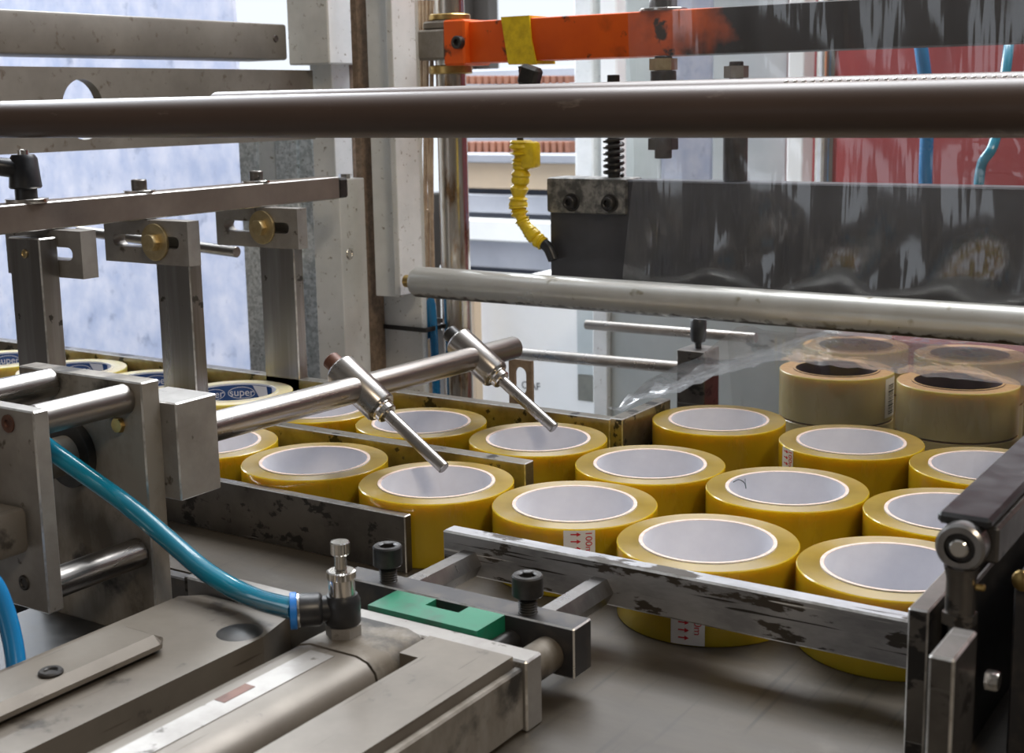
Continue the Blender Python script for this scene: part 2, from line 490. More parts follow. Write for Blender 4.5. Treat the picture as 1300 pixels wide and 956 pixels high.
# ================================================================== table
t = thing('machine_table', 'brownish grey worn machine table top under the tape rolls', 'table', (-.6, .85, ZF))
bm = B(); box(bm, -1.75, -.498, .598, .972, -.012, 0, 0); obj('table_top', bm, 'belt', t)
bm = B(); box(bm, -.498, .45, .12, 1.062, -.012, 0, 0); obj('table_top', bm, 'belt', t)
base_ = thing('low_side_table', 'dark low side table under the guided cylinder unit, below the main table top', 'table', (-1.1, .35, -.074))
bm = B(); box(bm, -1.75, -.500, .12, .597, -.074, -.062, .002); obj('lower_deck', bm, 'floor', base_)
for x in (-1.68, -.54):
    bm = B(); box(bm, x - .03, x + .03, .15, .21, ZF, -.074, .003); obj('leg', bm, 'frame_grey', base_)
bm = B(); box(bm, -1.75, -.500, .588, .5975, -.0615, -.0006, .001); obj('added_fascia', bm, 'yoke_black', base_)  # dark panel added to block the bright background under the table edge
bm = B(); box(bm, -.4985, -.490, .12, .588, -.0615, -.0125, .001); obj('added_fascia', bm, 'yoke_black', base_)
bm = B(); box(bm, -.535, .45, 1.05, 1.575, -.0585, -.0465, .002); obj('outfeed_top', bm, 'belt', t)
for x in (-1.65, .35):
    for y in ((.64, .9) if x < 0 else (.2, 1.52)):
        bm = B(); box(bm, x - .03, x + .03, y - .03, y + .03, ZF, -.012, .003); obj('leg', bm, 'frame_grey', t)

# ================================================================== tape rolls
RO, RCO, RCI, RH = .0545, .0412, .0388, .045


def roll_meshes(bodymat, sidemat, coremat, edgemat):
    def mk(nm, bm, mats):
        me = bpy.data.meshes.new(nm); bmesh.ops.recalc_face_normals(bm, faces=bm.faces[:])
        bm.to_mesh(me); bm.free(); me.shade_smooth(); me.set_sharp_from_angle(angle=math.radians(40))
        for m in mats: me.materials.append(MATS[m])
        return me
    bm = B()
    lathe(bm, [(RCO, .0004), (RO - .0006, 0), (RO, .0006), (RO, RH - .0006), (RO - .0006, RH), (RO * .96, RH), (RO * .9, RH), (RO * .85, RH), (RO * .8, RH), (RCO, RH - .0002)], (0, 0, 0), n=72)
    body = mk('tape', bm, (bodymat, sidemat))
    for p in body.polygons:
        if abs(p.normal.z) > .9: p.material_index = 1
    bm = B()
    lathe(bm, [(RCO, 0), (RCO, RH + .0006), (RCI + .0003, RH + .0006), (RCI, RH + .0003), (RCI, 0), (RCO, 0)], (0, 0, 0), n=72)
    core = mk('core', bm, (coremat, edgemat))
    for p in core.polygons:
        if p.normal.z > .7: p.material_index = 1
    return body, core


YEL = roll_meshes('tape', 'tape_side', 'core_paper', 'core_edge')
PAL = roll_meshes('tape_pale', 'tape_side_pale', 'core_paper', 'tape_side_pale')
TAN = roll_meshes('tape_tan', 'tape_side_tan', 'core_dark', 'tape_side_tan')


def facing(x, y):                      # turn so that local +Y points away from the operator
    return math.atan2(y, x) - PI / 2


def roll(kind, x, y, label, group, parts=(), cat='tape roll', z=0.0):
    r = thing('tape_roll', label, cat, (x, y, z), group)
    r.rotation_euler = (0, 0, facing(x, y))
    for nm, me in zip(('tape', 'core'), kind):
        o = bpy.data.objects.new(nm, me); COL.objects.link(o); o.parent = r
    return r


def curved(bm, R, a0, a1, z0, z1, sgn, n=10):
    """patch on a cylinder; sgn -1: outer near wall, +1: inner far wall"""
    g = [[bm.verts.new((R * math.sin(a0 + (a1 - a0) * i / n), sgn * R * math.cos(a0 + (a1 - a0) * i / n), z)) for i in range(n + 1)] for z in (z0, z1)]
    for i in range(n): bm.faces.new((g[0][i], g[0][i + 1], g[1][i + 1], g[1][i]))


def plain(o_bm, name, material, parent, label=None):
    me = bpy.data.meshes.new(name); o_bm.to_mesh(o_bm and me); o_bm.free()
    me.materials.append(MATS[material])
    o = bpy.data.objects.new(name, me); COL.objects.link(o); o.parent = parent
    if label: o['label'] = label
    return o


def arrow_strip(r, phi, wid=.36):
    """white paper strip printed with red arrows and 100m, down the outside of the roll"""
    R = RO + .0003
    bm = B(); curved(bm, R, phi - wid / 2, phi + wid / 2, .0008, RH - .0008, -1)
    s = plain(bm, 'arrow_label', 'paper', r, 'white paper strip printed with red arrows and 100m')
    bm = B(); R2 = R + .00025
    def fn(a, b): return Vector((R2 * math.sin(phi + a / R2), -R2 * math.cos(phi + a / R2), b))
    hw = wid / 2 * R
    for i in range(9):
        z = RH - .0032 - i * .0046
        if i % 5 == 4: q = [(-hw, z - .0003), (hw, z - .0003), (hw, z + .0003), (-hw, z + .0003)]
        else:
            x0 = -hw * .55
            q = [(x0, z - .0004), (x0 + .0038, z - .0004), (x0 + .0038, z - .0014), (x0 + .0064, z), (x0 + .0038, z + .0014), (x0 + .0038, z + .0004), (x0, z + .0004)]
        bm.faces.new([bm.verts.new(fn(*p)) for p in q])
    for zc in (RH - .0085, RH - .0305):
        add_text(bm, '100m', .0066, lambda a, b: fn(hw * .58 + b * .9, zc - a))
    plain(bm, 'red_print', 'red_print', s)


def core_label(r):
    bm = B(); R = RCI - .0003
    curved(bm, R, -1.15, 1.15, .006, RH - .0012, 1, 24)
    s = plain(bm, 'core_label', 'blue_print', r, 'dark blue printed label inside the core reading super')
    bm = B(); R2 = R - .0003
    def fn(a, b): return Vector((R2 * math.sin(a / R2), R2 * math.cos(a / R2), b))
    for c in (-.0215, .0075):
        zc = .0362
        add_text(bm, 'super', .0105, lambda a, b: fn(c + a, zc + b))
        for i in range(28):
            t0, t1 = 2 * PI * i / 28, 2 * PI * (i + 1) / 28
            q = [(.0132, .0058, t0), (.0132, .0058, t1), (.0126, .0052, t1), (.0126, .0052, t0)]
            bm.faces.new([bm.verts.new(fn(c + a * math.cos(t), zc + b * math.sin(t))) for a, b, t in q])
    # pale diagonal band with a round mark beside the word
    for c in (.0275, -.0415):
        bm.faces.new([bm.verts.new(fn(c + a, b)) for a, b in ((-.009, .0435), (.008, .0435), (.012, .020), (.006, .020))])
    plain(bm, 'white_print', 'paper', s)
    bm = B(); R3 = R2 - .0003
    for c in (.0295,):
        bm.faces.new([bm.verts.new(Vector((R3 * math.sin((c + .0042 * math.cos(2 * PI * i / 18)) / R3), R3 * math.cos((c + .0042 * math.cos(2 * PI * i / 18)) / R3), .0345 + .005 * math.sin(2 * PI * i / 18)))) for i in range(18)])
    plain(bm, 'round_mark', 'blue_print', s)


yel = [('R1', -.4365, .7349, 'yellow tape roll at the divider rail end with an arrow strip above the pusher bar'),
       ('R2', -.3288, .7094, 'yellow tape roll against the middle of the scratched pusher bar, arrow strip near its foot'),
       ('R3', -.2190, .7211, 'yellow tape roll in the corner of the pusher bar and the dark side plate'),
       ('R4', -.3299, .8374, 'yellow tape roll with a dark hair inside its white core'),
       ('R5', -.3349, .9805, 'bright yellow tape roll with a red arrow strip, next to the film-wrapped rolls'),
       ('R6', -.4529, .9967, 'bright yellow tape roll beside the flared guide plate end'),
       ('R7', -.4390, .8471, 'yellow tape roll right in front of the flared guide plate corner'),
       ('R8', -.5495, .8699, 'yellow tape roll under the farther clamp pin, beside the divider end'),
       ('R9', -.5469, .7315, 'yellow tape roll under the nearer clamp pin, touching the dark rail end'),
       ('R10', -.6600, .7320, 'yellow tape roll in the dark rail lane, before the one under the pin'),
       ('R11', -.6637, .8689, 'yellow tape roll in the rear lane just before the one under the farther pin'),
       ('R12', -.2270, .9600, 'yellow tape roll half hidden behind the black lever arm, farther one'),
       ('R13', -.2200, .8390, 'yellow tape roll half hidden behind the lever rod end, dull grey inside'),
       ('R14', -.7720, .7325, 'yellow tape roll in the dark rail lane, half behind the aluminium cube'),
       ('R15', -.7760, .8660, 'yellow tape roll in the rear lane mostly covered by the round clamp rod')]
ROLLS = {}
for k, x, y, lab in yel:
    ROLLS[k] = roll(YEL, x, y, lab, 'yellow tape rolls on the table')
_c = Vector((-.3299, .8374, 0)); bm = B()
tube(bm, [onz(931, 612, RH + .001), onz(938, 609, RH), onz(945, 613, RH - .003), onz(947, 620, RH - .006), onz(946, 607, RH - .002)], .00035, 6, 6)
_h = obj('hair', bm, 'ink'); tag(_h, 'dark hair lying in the white core of a yellow tape roll', 'hair')
arrow_strip(ROLLS['R1'], .05); arrow_strip(ROLLS['R2'], -.2); arrow_strip(ROLLS['R5'], -1.02, .3)
for x, y, lab in [(-.889, .879, 'pale tape roll with blue core label between the second and third upright posts'),
                  (-1.003, .8795, 'pale tape roll with blue core label just behind the second upright post'),
                  (-1.118, .8795, 'pale tape roll with blue core label seen past the first upright post'),
                  (-1.233, .8795, 'pale tape roll with blue core label in the rear lane, beyond the first post'),
                  (-1.004, .733, 'pale tape roll with blue core label at the foot of the first upright post')]:
    core_label(roll(PAL, x, y, lab, 'pale tape rolls with blue core labels'))
LOWER = ['tan tape roll underneath the one with the barcode label', 'tan tape roll underneath the wrapped one next to the barcode roll',
         'tan tape roll underneath the one behind the barcode roll', 'tan tape roll underneath the rear row one near the frame edge',
         'tan tape roll underneath the one beyond the lever arm']
for i, (x, y, lab) in enumerate([(-.4415, 1.2446, 'film-wrapped tan tape roll with a barcode label on its side'),
                  (-.324, 1.240, 'film-wrapped tan tape roll to the right of the barcode one, in the same front row'),
                  (-.468, 1.376, 'film-wrapped tan tape roll behind the barcode one'),
                  (-.350, 1.380, 'film-wrapped tan tape roll in the rear row near the frame edge'),
                  (-.2085, 1.236, 'film-wrapped tan tape roll cut off by the frame, beyond the lever arm')]):
    roll(TAN, x, y, LOWER[i], 'lower tan tape rolls of the wrapped stacks', z=-.0465)
    r = roll(TAN, x, y, lab, 'film-wrapped tan tape rolls')
    if i == 0:
        bm = B(); curved(bm, RO + .0003, .98, 1.42, .004, RH - .003, -1)
        s = plain(bm, 'barcode_label', 'paper', r, 'white barcode label')
        bm = B(); z = .007
        while z < RH - .008:
            h = random.choice((.0007, .0012, .002)); curved(bm, RO + .0006, 1.08, 1.32, z, z + h, -1, 3); z += h + random.choice((.0008, .0014))
        plain(bm, 'bars', 'ink', s)

# ================================================================== cross bar with brackets, posts and rails
cb = thing('cross_bar', 'grey flat steel cross bar carrying the slotted brackets', 'steel bar', (-.898, .8, .21))
bm = B(); box(bm, -.911, -.885, .56, 1.036, .2135, .2355, .0008, worn=True); obj('bar', bm, 'bar_brown', cb)
for y in (.79, .932):
    bm = B(); ring(bm, (-.898, y, .2355), (0, 0, 1), .0135, .003, .0022); obj('washer', bm, 'chrome', cb)
    screw(cb, (-.898, y, .2377), (0, 0, 1), .0066, .009, 'steel_dark')
bm = B(); ring(bm, (-.898, .676, .2355), (0, 0, 1), .0165, .003, .003); obj('washer', bm, 'chrome', cb)
bm = B(); lathe(bm, [(0, 0), (.0085, 0), (.0085, .0075), (.0115, .0078), (.0125, .009), (.0105, .031), (.0085, .034), (0, .034)], (-.898, .676, .2385), n=20)
hd = obj('clamp_lever', bm, 'black_plastic', cb, 'black plastic clamp lever on the end of the bar')
bm = B(); lathe(bm, [(0, 0), (.0042, 0), (.0042, .004), (.002, .0045), (0, .003)], (-.898, .676, .272), n=20); obj('lever_screw', bm, 'chrome', hd)
bm = B(); tube(bm, [(-.9, .670, .262), (-.915, .648, .266), (-.935, .62, .270), (-.95, .59, .275)], .0065, 12, rad=lambda s: .0075 - .002 * s); obj('lever_arm', bm, 'black_plastic', hd)
bm = B(); box(bm, -.915, -.885, 1.036, 1.05, .214, .234, .002); obj('weld_bead', bm, 'black_oxide', cb)


def guide(Yb, x0, x1, ztop, rail_mat, label, post_x, post_y, bracket, post_front, thick=.012, rest=0.0):
    """a rail on the table, the post that carries it and its slotted bracket under the cross bar"""
    g = thing('guide_rail', label, 'guide rail', (post_x[0], Yb, 0))
    bm = B(); box(bm, x0, x1, Yb, Yb + thick, rest, ztop, .0007, worn=True); obj('rail', bm, rail_mat, g)
    ztp = .212 if post_front else .1755
    bm = B(); box(bm, post_x[0], post_x[1], post_y[0], post_y[1], .004, ztp - (.004 if post_front else .0), .001, worn=True); po = obj('post', bm, 'steel', g)
    bx0, bx1, by0, by1 = bracket
    bm = B()
    L = bx1 - bx0
    s0, s1 = .016, L - .016
    prism(bm, [rect2(0, L, 0, .0375), slot2(s0, s1, .019, .0052)], (bx0, by1, .1755), (1, 0, 0), (0, 0, 1), by1 - by0)
    br = obj('slotted_bracket', bm, 'alu', g, smooth=False)
    if post_front:
        screw(po, (post_x[0] + .020, post_y[0], .1955), (0, -1, 0), .0036, .0015, 'zinc_yellow')
    else:
        cx = (post_x[0] + post_x[1]) / 2 - .006
        bm = B(); ring(bm, (cx, by0, .1945), (0, -1, 0), .0158, .003, .0025); w = obj('washer', bm, 'zinc_yellow', g)
        hexbolt(g, (cx, by0 - .0025, .1945), (0, -1, 0), .0078, .006)
        bm = B(); box(bm, post_x[0], post_x[1], by1, by1 + .012, .1755, .2115, .0008); obj('post_head', bm, 'alu', g)
    return g


guide(.6695, -1.25, -.5275, .0396, 'steel_dark', 'dark stained steel guide rail with the first upright post', (-.9175, -.8795), (.670, .6875), (-.9455, -.853, .6885, .7035), True, thick=.0072)
guide(.793, -1.25, -.5125, .0478, 'steel_rail', 'steel divider rail between the two roll lanes, with the second upright post', (-.8905, -.8495), (.796, .8105), (-.9407, -.8375, .785, .7985), False)
gr = guide(.935, -1.75, -.5215, .0500, 'steel_rail', 'steel guide rail along the back of the rear lane, with the third upright post', (-.902, -.858), (.935, .9475), (-.947, -.8425, .925, .938), False)
bm = B(); box(bm, -.5215, -.5095, .935, 1.022, .0, .0515, .0008, worn=True); obj('flared_end_plate', bm, 'steel_rail', gr, 'black stained plate turned back at the rail end')
sr = thing('support_rod', 'thin bright rod running behind the slotted brackets', 'rod', (-1.05, .95, .17))
bm = B(); cyl(bm, onY(100, 293, .965), onY(301, 320, .965), .0056); obj('rod', bm, 'bare_rod', sr)

# ================================================================== guided cylinder unit, left
gc = thing('guided_cylinder', 'aluminium guided cylinder unit with twin plates and bright guide rods', 'pneumatic unit', (-.68, .5, 0))
bm = B(); box(bm, -.735, -.62, .5365, .551, -.062, .1445, .0009, worn=True); p2 = obj('rear_plate', bm, 'alu_dirty', gc)
bm = B(); box(bm, -.760, -.62, .4595, .470, .0243, .1425, .0009, worn=True); p1 = obj('front_plate', bm, 'alu', gc)
for x, z in ((-.6345, .1335), (-.7035, .1365), (-.632, .0365)):
    bm = B(); cyl(bm, (x, .470, z), (x, .5365, z), .0092); obj('guide_rod', bm, 'bare_rod', gc)
bm = B(); cyl(bm, (-.686, .470, .093), (-.686, .5365, .093), .0125); obj('piston_rod', bm, 'alu_dirty', gc)
bm = B(); ring(bm, (-.686, .5365, .093), (0, -1, 0), .0215, .012, .006); obj('seal_ring', bm, 'black_oxide', gc)
bm = B(); lathe(bm, [(0, 0), (.0052, 0), (.0052, .001), (.0025, .0012), (.0022, .0002), (0, .0001)], (-.642, .4594, .1335), (0, -1, 0), 20); obj('set_screw', bm, 'rust_head', p1, 'rusty red set screw')
hexbolt(p2, (-.641, .5365, .1165), (0, -1, 0), .005, .003, 'brass', 'brass_plug')
screw(p1, (-.640, .4594, .040), (0, -1, 0), .0045, .001, 'black_oxide')
bm = B(); cyl(bm, (-.705, .4595, .092), (-.705, .395, .092), .034, 40); obj('cylinder_barrel', bm, 'alu_warm', gc)
bm = B(); box(bm, -.690, -.630, .405, .4585, .060, .087, .004, seg=2); obj('sensor_block', bm, 'alu_warm', gc)
bm = B(); box(bm, -.735, -.64, .40, .536, -.062, -.018, .001); obj('base_plate', bm, 'black_oxide', gc)
bm = B(); cyl(bm, (-.665, .44, .014), (-.665, .39, .014), .010); obj('shock_absorber', bm, 'black_oxide', gc)
bm = B(); box(bm, -.606, -.590, .548, .556, .012, .022, .0006); obj('square_lug', bm, 'steel_dark', gc)

hr = thing('clamp_rod', 'round bright steel rod with two clamps, held by the aluminium cube', 'rod', (-.62, .58, .1))
bm = B(); box(bm, -.650, -.607, .551, .585, .069, .1305, .0009, worn=True); obj('holder_cube', bm, 'alu', hr, 'sandblasted grey aluminium cube')
RA, RB = Vector((-.62, .58, .1056)), Vector((-.62, .9448, .0995))
rd = (RB - RA).normalized()
bm = B(); cyl(bm, RA - rd * .006, RB, .0097, 40, bev=.001); obj('rod', bm, 'bare_rod', hr)


def clamp(yc, tip, headmat):
    c = RA + rd * ((yc - RA.y) / rd.y)
    tipv = Vector(tip); d = (tipv - c); d.y = 0; d.normalize()
    # barrel across the rod, pin out of its lower end
    bm = B(); lathe(bm, [(0, -.024), (.0105, -.024), (.0125, -.022), (.0125, .0215), (.0115, .023), (0, .023)], c, d, 36)
    b = obj('clamp_barrel', bm, 'bare_rod', hr)
    bm = B(); lathe(bm, [(.0, .0225), (.0092, .0225), (.0092, .0245), (.0080, .0255), (.0080, .029), (.0072, .030), (0, .030)], c, d, 30); obj('clamp_nut', bm, 'chrome', b)
    Lp = (tipv - c).length
    bm = B(); cyl(bm, c + d * .028, c + d * Lp, .0046, 24); obj('pin', bm, 'bare_rod', b)
    screw(b, c - d * .024, -d, .0068, .010, headmat)


clamp(.740, (-.546, .740, .0525), 'rust_head')
clamp(.889, (-.546, .889, .0495), 'black_oxide')

# ================================================================== pusher
pu = thing('roll_pusher', 'scratched aluminium pusher bar on two hexagonal rods with a black yoke', 'pusher', (-.41, .57, 0))
bm = B(); box(bm, -.4735, -.1645, .638, .650, .0222, .0482, .0011, worn=True); obj('push_bar', bm, 'scratched', pu, 'scratched grey bar with worn black patches')
for x in (-.4535, -.3625):
    bm = B(); lathe(bm, [(0, 0), (.0088, 0), (.0088, .0585), (0, .0585)], (x, .5795, .0305), (0, 1, 0), 24, hexes=(1, 2)); obj('hexagonal_rod', bm, 'steel', pu, smooth=True)
bm = B(); box(bm, -.492, -.334, .5605, .5785, .0125, .040, .0008, worn=True); yk = obj('yoke', bm, 'yoke_black', pu)
for x in (-.461, -.367):
    screw(pu, (x, .5685, .040), (0, 0, 1), .0084, .0115, 'black_oxide', shank=.0095, rs=.0052)
bm = B()
prism(bm, [[(0, 0), (.072, 0), (.072, .026), (.049, .026), (.049, .016), (.027, .016), (.027, .026), (0, .026)]], (-.4485, .5345, .0275), (1, 0, 0), (0, 1, 0), .0118)
obj('green_pad', bm, 'green_pad', pu, 'green plastic pad with a notch', smooth=False)
bm = B(); cyl(bm, (-.3495, .5605, .0235), (-.3495, .538, .0235), .0095); obj('bush', bm, 'alu_dirty', pu)
bm = B(); cyl(bm, (-.372, .5605, .026), (-.372, .541, .026), .006); obj('bush', bm, 'black_oxide', pu)

sl = thing('slide_unit', 'grey aluminium slide body with a long strip in front of the green pad', 'slide', (-.43, .5, 0))
bm = B(); box(bm, -.572, -.3365, .519, .5335, .0, .0372, .001, worn=True); obj('slide_strip', bm, 'alu', sl)
bm = B()
prism(bm, [[(0, 0), (.0515, 0), (.0515, .165), (.0008, .165), (.0008, .140), (.0125, .140), (.0125, .0)]], (-.3945, .352, .001), (1, 0, 0), (0, 1, 0), .0385)
obj('slide_block', bm, 'alu_warm', sl, smooth=False)
bm = B(); box(bm, -.343, -.338, .352, .5185, .002, .034, .001); obj('end_cover', bm, 'alu_dirty', sl)

mb = thing('mounting_block', 'pale machined aluminium block with a grimy hollow beside the cylinder', 'block', (-.52, .45, 0))
bm = B()
prism(bm, [[(-.566, .20), (-.5005, .20), (-.5005, .517), (-.5535, .517), (-.566, .507)]], (0, 0, -.062), (1, 0, 0), (0, 1, 0), .0925)
prism(bm, [[(-.5005, .20), (-.482, .20), (-.482, .488), (-.490, .517), (-.5005, .517)]], (0, 0, .0002), (1, 0, 0), (0, 1, 0), .0303)
obj('block', bm, 'alu_warm', mb, smooth=False)
bm = B(); box(bm, -.550, -.510, .20, .450, .0305, .0400, .006); obj('raised_pad', bm, 'alu_warm', mb)
bm = B(); lathe(bm, [(0, .0), (.0125, .0), (.0105, .0006), (0, .0007)], (-.497, .486, .0305), n=30); obj('grimy_hollow', bm, 'black_oxide', mb)
screw(mb, (-.522, .385, .0400), (0, 0, 1), .006, .002, 'black_oxide')

cc = thing('compact_cylinder', 'compact aluminium air cylinder with rounded shoulders and a label strip', 'air cylinder', (-.42, .45, 0))
sh = [(-.028, 0), (.028, 0), (.028, .026), (.0265, .032), (.022, .0365), (.015, .0385), (-.015, .0385), (-.022, .0365), (-.0265, .032), (-.028, .026)]
# bodies run along Y: profile in X, Z
bm = B(); prism(bm, [[(a - .4235, b) for a, b in sh]], (0, .476, .0012), (1, 0, 0), (0, 0, 1), .30); obj('barrel', bm, 'alu_warm', cc, angle=50)
bm = B(); prism(bm, [[(a * 1.02 - .4235, b * 1.015) for a, b in sh]], (0, .5175, .0012), (1, 0, 0), (0, 0, 1), .0405); obj('end_cap', bm, 'alu_dirty', cc, angle=50)
bm = B(); box(bm, -.433, -.418, .30, .471, .0396, .0401, 0); ls = obj('label_strip', bm, 'alu', cc, 'worn grey label strip along the cylinder')
bm = B(); box(bm, -.4328, -.4265, .405, .425, .0399, .0403, 0); obj('red_line', bm, 'rust_head', ls)

# flow control valve
VX, VY, VZ = -.4316, .4945, .0402
fv = thing('flow_control_valve', 'black elbow air fitting with knurled chrome adjusting knob', 'valve', (VX, VY, VZ))
bm = B(); lathe(bm, [(0, 0), (.0092, 0), (.0092, .0055), (.0075, .0062), (0, .0062)], (VX, VY, VZ), n=24, hexes=(1, 2)); obj('hex_nut', bm, 'alu', fv)
bm = B(); lathe(bm, [(0, 0), (.0085, 0), (.0092, .001), (.0092, .0125), (.0082, .0145), (.0078, .0155), (0, .0155)], (VX, VY, VZ + .0062), n=36); vb = obj('valve_body', bm, 'black_plastic', fv)
bm = B(); ring(bm, (VX, VY, VZ + .0185), (0, 0, 1), .0068, .002, .0125); obj('chrome_collar', bm, 'chrome', fv)


def knurl(bm, o, r, h, n=60):
    u = [(r if i % 2 else r * .93) for i in range(n)]
    rings = []
    for hh, s in ((0, .9), (.0005, 1), (h - .0005, 1), (h, .9)):
        rings.append([bm.verts.new(Vector(o) + Vector((math.cos(2 * PI * i / n) * u[i] * s, math.sin(2 * PI * i / n) * u[i] * s, hh))) for i in range(n)])
    for A_, B_ in zip(rings, rings[1:]):
        for i in range(n): bm.faces.new((A_[i], A_[(i + 1) % n], B_[(i + 1) % n], B_[i]))
    bm.faces.new(rings[0][::-1]); bm.faces.new(rings[-1])


bm = B(); knurl(bm, (VX, VY, VZ + .0300), .0075, .0045); obj('knurled_ring', bm, 'chrome', fv)
bm = B(); cyl(bm, (VX, VY, VZ + .0345), (VX, VY, VZ + .0435), .0031, 20); obj('stem', bm, 'chrome', fv)
bm = B(); knurl(bm, (VX, VY, VZ + .0430), .0050, .0066, 40); obj('knob', bm, 'chrome', fv)
EB = onz(381, 775, VZ + .0145)
ed = (EB - Vector((VX, VY, VZ + .0145))).normalized()
o0 = Vector((VX, VY, VZ + .0145))
EL = (EB - o0).length
bm = B(); lathe(bm, [(0, .006), (.0068, .006), (.0068, .010), (.0082, .011), (.0086, .012), (.0086, EL), (0, EL)], o0, ed, 30); el = obj('elbow', bm, 'black_plastic', fv)
bm = B(); ring(bm, o0 + ed * EL, ed, .0088, .005, .0016); obj('chrome_rim', bm, 'chrome', el)
bm = B(); ring(bm, o0 + ed * (EL + .0016), ed, .0094, .005, .0034); obj('release_ring', bm, 'blue_ring', el, 'blue release ring')
HS = o0 + ed * (EL + .001)
bm = B(); tube(bm, [onX(30, 545, -.672), onX(68, 574, -.664), onX(110, 604, -.645), onX(160, 640, -.615), onX(210, 682, -.588), onX(265, 728, -.548), onX(320, 758, -.507), HS], .0057, 16, 12)
o = obj('air_hose', bm, 'teal_hose'); tag(o, 'teal air hose curving into the black elbow fitting', 'hose')
bm = B(); tube(bm, [onX(-40, 735, -.60), onX(-12, 738, -.595), onX(6, 775, -.588), onX(18, 825, -.58), onX(22, 880, -.572), onX(20, 960, -.562)], .0052, 14, 12)
o = obj('air_hose', bm, 'blue_hose'); tag(o, 'bright blue air hose hanging below the guided cylinder unit', 'hose')

# ================================================================== right side: plate, lever and rod end
rp = thing('side_plate', 'dark upright side plate closing the right end of the pusher bar', 'plate', (-.158, .7, 0))
bm = B(); box(bm, -.1625, -.1535, .556, 1.02, .0, .0875, .0008, worn=True); obj('plate', bm, 'steel_dark', rp)
lv = thing('lever_arm', 'black lever arm with a steel rod end and nut below it', 'lever', (-.155, .6, 0))
RE = onX(1222, 692, -.138)
# black rubber capped arm running back along Y
bm = B(); box(bm, -.1465, -.1255, RE.y + .008, 1.02, RE.z - .009, RE.z + .0070, .0012); obj('arm', bm, 'steel_dark', lv)
bm = B(); box(bm, -.1495, -.1275, RE.y + .002, 1.02, RE.z + .0070, RE.z + .0120, .0015); obj('rubber_strip', bm, 'black_plastic', lv, 'black rubber strip on the arm')
bm = B(); ring(bm, RE + Vector((0, .006, 0)), (0, -1, 0), .0102, .0064, .011, 40, .0012); re = obj('rod_end', bm, 'steel', lv, 'round steel rod end eye')
bm = B(); ring(bm, RE + Vector((0, .005, 0)), (0, -1, 0), .0064, .0040, .0085, 32); obj('bearing', bm, 'black_oxide', re)
bm = B(); cyl(bm, RE + Vector((0, .008, 0)), RE + Vector((0, -.0065, 0)), .0039, 24); obj('pivot_pin', bm, 'chrome', re)
bm = B(); lathe(bm, [(0, 0), (.0060, 0), (.0060, .014), (.0072, .020), (0, .020)], RE + Vector((0, 0, -.0290)), n=28); obj('shank', bm, 'steel_dark', re)
bm = B(); lathe(bm, [(0, 0), (.0074, 0), (.0074, .005), (0, .005)], RE + Vector((0, 0, -.0340)), n=24, hexes=(1, 2)); obj('lock_nut', bm, 'steel_dark', re)
bm = B(); cyl(bm, RE + Vector((.0058, 0, -.017)), RE + Vector((.010, 0, -.017)), .0015, 12); obj('grease_nipple', bm, 'brass', re)
bm = B(); cyl(bm, (RE.x, RE.y, .0), (RE.x, RE.y, RE.z - .034), .0042, 20); obj('lift_rod', bm, 'steel_dark', lv)
bb = thing('bearing_bracket', 'dark steel bracket block under the lever at the table side', 'bracket', (-.13, .6, 0))
pA, pB = onX(1212, 838, -.120), onX(1240, 826, -.120)
bm = B(); box(bm, -.1295, -.1200, pA.y, pB.y, .0, pA.z, .001, worn=True); obj('block', bm, 'steel_dark', bb)
bm = B(); box(bm, -.1510, -.1480, .575, 1.0, .0, .083, .001); obj('back_block', bm, 'black_oxide', bb)
bm = B(); box(bm, -.1295, -.020, .605, 1.0, .0, .092, .001); obj('side_web', bm, 'yoke_black', bb)
hexbolt(bb, onX(1252, 862, -.120), (1, 0, 0), .0040, .005, 'chrome')
c_ = onY(1299, 737, .605)
bm = B(); lathe(bm, [(0, 0), (.005, 0), (.0045, .002), (.002, .003), (0, .003)], c_, (0, -1, 0), 24); obj('brass_nut', bm, 'brass', bb)

# ================================================================== rollers overhead
YR = .65
zc = onY(650, 175.3, YR).z + .0138
br = thing('idler_roller', 'brown worn steel roller spanning the machine in front', 'roller', (-.45, YR, zc))
bm = B(); cyl(bm, (-.955, YR, zc), (.25, YR, zc), .0137, 64); obj('roller_tube', bm, 'roller_brown', br)
for x, s in ((-.955, -1), (.25, 1)):
    bm = B(); cyl(bm, (x, YR, zc), (x + s * .03, YR, zc), .006); obj('axle', bm, 'chrome', br)
YP = .73
zp = onY(930, 100, YP).z - .0125
pr = thing('pin_roller', 'dark perforating roller with a row of shiny pins, behind the brown roller', 'roller', (-.4, YP, zp))
bm = B(); cyl(bm, (onY(276, 119, YP).x, YP, zp), (.2, YP, zp), .0125, 48); obj('roller_tube', bm, 'roller_brown', pr)
for i in range(44):
    x = onY(1006, 103, YP).x + i * .0051
    if x > .16: break
    bm = B(); lathe(bm, [(.0017, 0), (.0016, .001), (.0010, .0019), (0, .0022)], (x, YP - .0086, zp + .0090), (0, -.69, .72), 10); obj('pin', bm, 'chrome', pr)
YS = 1.10
rs = thing('guide_roller', 'silver grey roller with worn rusty underside below the black sealing bar', 'roller', (-.5, YS, .125))
xa = onY(527, 360, YS).x
bm = B(); lathe(bm, [(0, 0), (.0135, 0), (.0158, .004), (.0158, 1.04 - .004), (.0135, 1.04), (0, 1.04)], (xa, YS, .1245), (1, 0, 0), 56); obj('roller_tube', bm, 'roller_silver', rs)
bm = B(); cyl(bm, (xa - .0125, YS, .1245), (xa, YS, .1245), .0065); obj('axle', bm, 'brass', rs)

